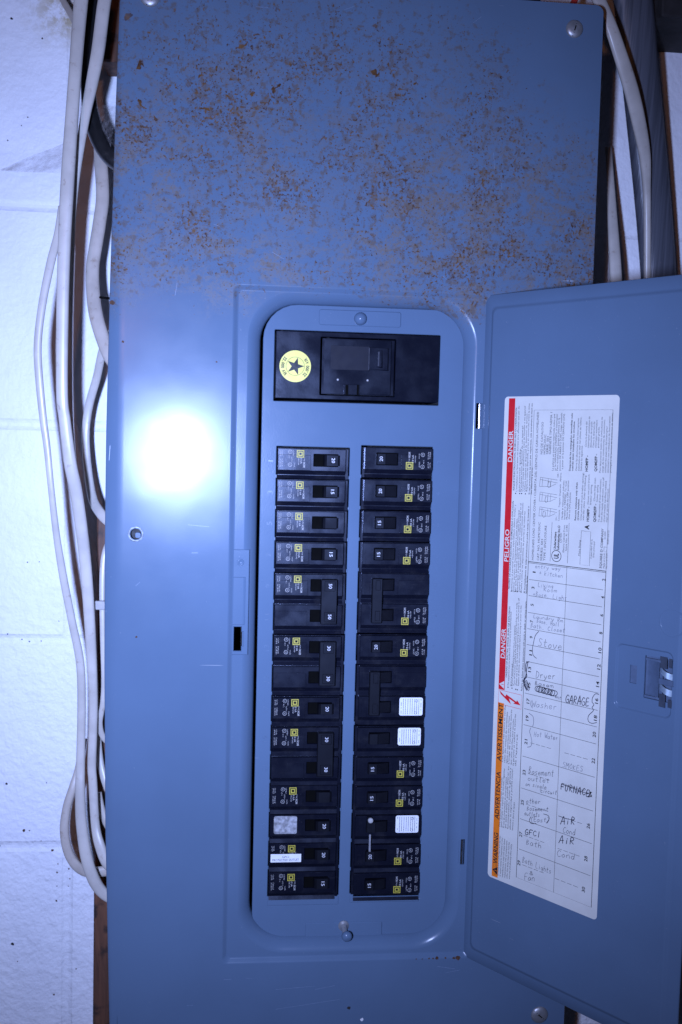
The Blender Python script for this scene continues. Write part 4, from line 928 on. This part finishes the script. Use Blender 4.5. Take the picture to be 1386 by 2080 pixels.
stroke(KB, [(510, 572), (480, 610), (465, 670), (455, 730), (462, 780), (490, 808)])
stroke(KB, [(425, 838), (400, 850), (395, 910), (405, 965), (385, 1000), (395, 1060), (420, 1090)], .8); stroke(KB, [(415, 845), (405, 900), (395, 965), (375, 1005), (385, 1050), (405, 1090)], .7)
for i in range(5): stroke(KB, [(385+6*i, 1040+10*i), (400+6*i, 1000+12*i), (415+3*i, 1030+14*i)], .5)
for i in range(9): 
    cx_, cy_ = 500+18*i, 1075+5*i; stroke(KB, [(cx_+(22+4*(i % 3))*math.cos(a+i), cy_+(24+3*(i % 2))*math.sin(a+i)) for a in [j*.8 for j in range(9)]], .55)
stroke(KB, [(1040, 1125), (1010, 1120), (985, 1150), (980, 1190), (995, 1215), (980, 1240), (992, 1265), (950, 1310), (945, 1355), (975, 1378), (1020, 1372)])
stroke(KB, [(425, 1290), (460, 1320), (465, 1375), (455, 1410)], .45, True); stroke(KB, [(440, 1420), (430, 1450), (438, 1480), (450, 1540), (440, 1580), (410, 1588)], .45, True); stroke(KB, [(445, 1180), (440, 1215), (455, 1245)], .45, True)
stroke(KC, [(770, 762), (850, 790), (905, 795)], .4); stroke(KC, [(800, 485), (900, 520), (1030, 570)], .5); stroke(KC, [(1010, 560), (1050, 570), (1030, 595), (1060, 590)], .6)
stroke(KC, [(640, 745), (680, 760), (688, 790), (665, 825)], .5); stroke(KC, [(530, 770), (515, 800), (530, 828), (575, 830)], .5)

# ================================================================== CABLES
def cable(name, mat, px, label, cat='cable', group=None, thick=None, flat=1.7, seg=14, round_=False):
    """px: list of (u, v, depth y, width in photo px[, roll deg])"""
    pts = []
    for q in px:
        p = U(q[0], q[1], q[2]); depth = (np.array(p)-CAM) @ np.array([fwd[0], fwd[1], fwd[2]])
        pts.append(np.array([p[0], p[1], p[2], q[3]*depth/FPX, q[4] if len(q) > 4 else 0.0]))
    path = []
    for i in range(len(pts)-1):
        a, b, c, d = pts[max(i-1, 0)], pts[i], pts[i+1], pts[min(i+2, len(pts)-1)]
        for s in range(8):
            t = s/8; path.append(.5*((2*b)+(c-a)*t+(2*a-5*b+4*c-d)*t*t+(3*b-a-3*c+d)*t**3))
    path.append(pts[-1])
    L2 = []
    for i, p in enumerate(path):
        T = path[min(i+1, len(path)-1)][:3]-path[max(i-1, 0)][:3]; T = T/np.linalg.norm(T)
        yv = np.array([0, 1.0, 0]); W_ = np.cross(T, yv); W_ /= np.linalg.norm(W_); D_ = np.cross(W_, T)
        r = math.radians(p[4]); W2 = W_*math.cos(r)+D_*math.sin(r); D2 = -W_*math.sin(r)+D_*math.cos(r)
        a = p[3]/2; b = a if round_ else (thick/2 if thick else a/flat)
        ring = []
        for k in range(seg):
            t = 2*math.pi*k/seg; cs, sn = math.cos(t), math.sin(t); e_ = .75
            ring.append(tuple(p[:3]+W2*a*math.copysign(abs(cs)**e_, cs)+D2*b*math.copysign(abs(sn)**e_, sn)))
        L2.append(ring)
    m = MB(); m.loops(L2)
    m.add(L2[0], [tuple(range(seg))[::-1]]); m.add(L2[-1], [tuple(range(seg))])
    return tag(m.build(name, mat), label, cat, group)
GL = 'white cables left of the panel'
cable('white_cable', 'cable', [(172,-40,22,29), (165,0,20,29), (152,160,16,26), (138,361,14,28), (131,500,14,26), (127,650,15,25), (126.5,800,16,24), (132,854,18,24), (143,940,22,26), (157,1010,28,26), (174,1144,40,24), (184,1288,48,22), (190,1433,54,18), (187,1548,54,18), (189,1590,54,18), (194,1674,50,18), (203,1717,46,21), (220,1756,44,22), (250,1775,44,22)],
      'thick white cable running the full height, nearest to the panel edge lower down', group=GL)
cable('white_cable', 'cable', [(228,-60,30,26), (213,0,30,27), (200,100,30,27), (188,165,31,25), (175,230,31,20), (163,300,32,18), (153,370,34,17), (146,450,38,16), (142,560,48,16), (139,700,60,16), (141,860,70,16), (152,980,75,16), (172,1120,80,16), (186,1260,84,15), (195,1420,84,14), (203,1540,80,14), (222,1610,72,14), (250,1640,70,14)],
      'white cable crossing behind the thick cable near the top left', group=GL)
cable('white_cable', 'cable', [(126,420,24,15), (118,475,20,16), (103,535,16,17), (86,620,14,16), (77,700,14,16), (80,770,14,16), (88,850,15,15), (96,910,16,14), (104,990,18,13), (115,1086,24,14), (129,1173,32,16), (146,1260,40,16), (163,1346,46,17), (166,1433,48,17), (164,1548,48,18), (163,1600,46,20), (165,1665,44,22), (174,1732,42,24), (186,1775,42,25), (203,1806,42,24), (225,1824,42,22), (250,1828,42,22)],
      'slender white cable bowing out furthest left of the panel', group=GL)
cable('white_cable', 'cable_old', [(170,1500,70,15), (160,1560,66,15), (148,1600,62,16), (136,1640,60,17), (131,1685,58,18), (137,1725,58,19), (152,1754,58,20), (172,1769,60,21), (195,1771,60,21), (225,1768,60,22), (250,1766,60,22)],
      'dirty white cable making the lowest rounded loop at lower left', group=GL)
cable('white_cable', 'cable_old', [(203,250,92,26), (205,320,86,27), (209,397,80,27), (203,450,78,27), (195,500,76,27), (189,540,74,27), (189,585,70,28), (195,637,62,29), (209,688,55,28), (226,730,50,26), (250,760,48,26)],
      'dirty wide white cable curving behind the upper left panel edge', group=GL)
cable('white_cable', 'cable', [(240,650,60,18), (222,690,66,18), (209,712,72,17), (197,767,84,17), (181,825,92,17), (174.5,883,94,16), (179,955,90,17), (189,1014,80,19), (205,1043,66,21), (225,1062,58,21), (250,1075,56,21)],
      'white cable bulging out from behind the panel at mid height', group=GL)
cable('white_cable', 'cable', [(232,1085,66,12), (214,1120,66,12), (208,1180,64,12), (209,1290,62,11), (211,1380,62,10), (209,1430,62,11), (203,1470,64,12), (212,1500,66,12), (240,1520,68,12)],
      'white cable half hidden along the panel edge beside the nylon strap', group=GL)
cable('white_cable', 'cable_old', [(200,1610,74,14), (206,1640,72,14), (215,1668,70,15), (232,1700,66,15)], 'short white cable stub angled behind the panel edge, lower left', group=GL)
cable('white_cable', 'cable_old', [(112,-40,110,12), (128,0,104,13), (145,30,96,13), (165,75,90,13), (185,140,100,13)], 'thin beige cable slanting behind the others at the top left', group=GL)
cable('black_cable', 'cable_black', [(190,-40,70,30), (184,40,66,30), (179,120,62,30), (180,190,58,30), (187,240,54,33), (203,285,48,36), (226,318,44,38), (258,342,42,38)], 'thick black cable bending into the panel at the upper left', round_=True)
m = MB(); m.plate((UX(191, 1230, 52), UX(214, 1230, 52), UZ(203, 1239, 52), UZ(203, 1221, 52), 1.5), (), 52, 2, .5, back=True); tag(m.build('nylon_strap', 'strap'), 'pale nylon cable strap beside the panel edge at mid height', 'strap')
m = MB(); a, b = U(204, 604, 62), U(228, 607, 30)
m.loops([[tuple(p+np.array([1.0*math.cos(t), 0, 1.0*math.sin(t)])) for t in [i*math.pi/4 for i in range(8)]] for p in (a, (a+b)/2, b)]); tag(m.build('nail', 'dark'), 'small dark nail poking out between cable and upper left panel edge', 'nail')
cable('white_cable', 'cable', [(1190,-60,30,26), (1217,0,26,27), (1240,53,26,27), (1258,105,30,29), (1281,178,40,31), (1297,245,52,30), (1310,316,66,24), (1314,386,78,16), (1315,460,86,14), (1315,560,92,14), (1316,700,96,16)], 'white flat cable curving across the grey cable right of the panel', group='cables right of the panel', thick=6)
cable('service_cable', 'cable_grey', [(1268,-80,62,80), (1286,0,66,80), (1298,120,72,78), (1310,240,80,76), (1321,350,88,75), (1330,450,94,74), (1338,560,98,73), (1345,700,102,72), (1350,900,104,72)], 'thick grey flat service cable right of the panel', thick=17)
cable('white_cable', 'cable', [(1236,300,112,14), (1240,360,100,15), (1243,420,90,19), (1247,490,80,23), (1251,560,74,25), (1256,680,70,25)], 'short stretch of white cable close to the right panel edge above the door', group='cables right of the panel')
cable('red_cable', 'cable_red', [(1150,40,60,12), (1168,0,60,13), (1182,-40,60,13)], 'red jacketed cable end just above the panel top right')

# cobwebs
def web(name, pts, label):
    m = MB(); P3 = [U(u, v, y) for u, v, y in pts]; n = 8
    a, b, c = P3; vs = []; idx = {}
    for i in range(n+1):
        for j in range(n+1-i):
            u, v = i/n, j/n; w = 1-u-v; p = a*w+b*u+c*v; p = p+np.array([0, 1.5*math.sin(9*u+4*v), 4*w*u*v*20]); idx[i, j] = len(vs); vs.append(tuple(p))
    fs = []
    for i in range(n):
        for j in range(n-i):
            fs.append((idx[i, j], idx[i+1, j], idx[i, j+1]))
            if j < n-i-1: fs.append((idx[i+1, j], idx[i+1, j+1], idx[i, j+1]))
    m.add(vs, fs, True); return tag(m.build(name, 'web'), label, 'cobweb')
web('cobweb', [(-6, 346, 131), (130, 290, 24), (127, 352, 24)], 'grey triangular cobweb between the block wall and the thick white cable')
web('cobweb', [(186, 216, 60), (236, 214, 12), (226, 300, 30)], 'pale cobweb over the black cable beside the upper left panel edge')

# ------------------------------------------------------------------ wear on the cover: scratches, chips and rust dots (each its own small piece)
MAT['rust'] = simple('rust_dot', (.075, .032, .014), .85, var=.4, scale=600)
MAT['bare'] = simple('bare_scratch', (.17, .225, .32), .3, var=.2, scale=600)
MAT['chipdark'] = simple('dark_chip', (.022, .018, .018), .8)
def scratch(pts, w=.35, y=0.0):
    m = MB(); m.ribbon([(UX(u, v, y), UZ(u, v, y)) for u, v in pts], w, y-.03); m.build('scratch', 'bare', cover)
for pts in ([(962, 46), (978, 34)], [(553, 512), (577, 526)], [(1003, 310), (1005, 345)], [(1017, 365), (1020, 385)], [(434, 455), (447, 460)], [(700, 20), (722, 12)], [(520, 14), (545, 15)], [(382, 1066), (425, 1070)], [(390, 1123), (402, 1123)], [(888, 1963), (925, 1968)], [(905, 1976), (935, 1970)],
    [(455, 1990), (470, 1989)], [(500, 1987), (512, 1987)], [(560, 2010), (640, 2003)], [(640, 2010), (680, 2002)], [(380, 2042), (392, 2042)], [(284, 1183), (276, 1190)], [(360, 575), (356, 600)], [(900, 560), (908, 568)], [(224, 905), (222, 935)], [(560, 2050), (690, 2030)]): scratch(pts, random.uniform(.16, .30))
def blob(u, v, r, mat, y=0.0, name='rust_spot', par=None):
    cx, cz = UX(u, v, y), UZ(u, v, y); m = MB()
    m.fill([(cx+r*random.uniform(.55, 1.2)*math.cos(i*math.pi/5), cz+r*random.uniform(.55, 1.2)*math.sin(i*math.pi/5)) for i in range(10)], [], y-.04); m.build(name, mat, par or cover)
for u, v, r in ((930, 1946, 2.2), (922, 1946, 1.4), (905, 1946, .9), (888, 1946, 1.5), (880, 1947, .8), (872, 1947, .8), (858, 1948, .6), (846, 1948, .6), (986, 606, .8), (228, 615, 2.0), (250, 694, 1.0), (440, 735, .7)): blob(u, v, r, 'rust', 0.0 if u < 500 or u > 950 else -.05)
blob(709, 2047, 1.9, 'chipdark', 0, 'paint_chip'); blob(735, 2071, 1.6, 'label_small', 0, 'paint_chip'); blob(277, 1294, .9, 'rust')

# chips and dirt on the block wall
for u, v, r, k in ((26, 1918, 2.0, 'chipdark'), (16, 285, .9, 'chipdark'), (57, 238, .9, 'chipdark'), (44, 255, .7, 'chipdark'), (86, 78, 1.2, 'chipdark'), (24, 38, 1.6, 'chipdark'), (56, 1142, .8, 'chipdark'), (80, 1141, .7, 'chipdark'), (16, 1288, 1.0, 'chipdark'), (14, 1592, 1.5, 'chipdark'),
    (107, 1727, 1.7, 'rust'), (49, 1687, 1.8, 'rust'), (60, 1687, .9, 'rust'), (118, 1755, .9, 'rust'), (116, 1772, 1.2, 'rust'), (140, 1765, 1.3, 'rust'), (142, 1785, .9, 'rust'), (116, 1800, 1.0, 'chipdark'), (115, 1830, 1.3, 'rust'), (139, 1800, .8, 'rust'), (36, 1953, .8, 'rust'), (110, 2020, 1.2, 'rust'), (155, 1968, 1.0, 'rust'), (125, 1700, 1.0, 'chipdark'), (0, 1718, 1.0, 'chipdark'), (60, 1303, .9, 'chipdark'), (45, 1299, .9, 'rust'), (84, 1302, .8, 'rust'), (120, 1262, .7, 'chipdark'), (95, 1590, .8, 'chipdark')): blob(u, v, r*.8, k, WY-.3, 'paint_chip', wall)
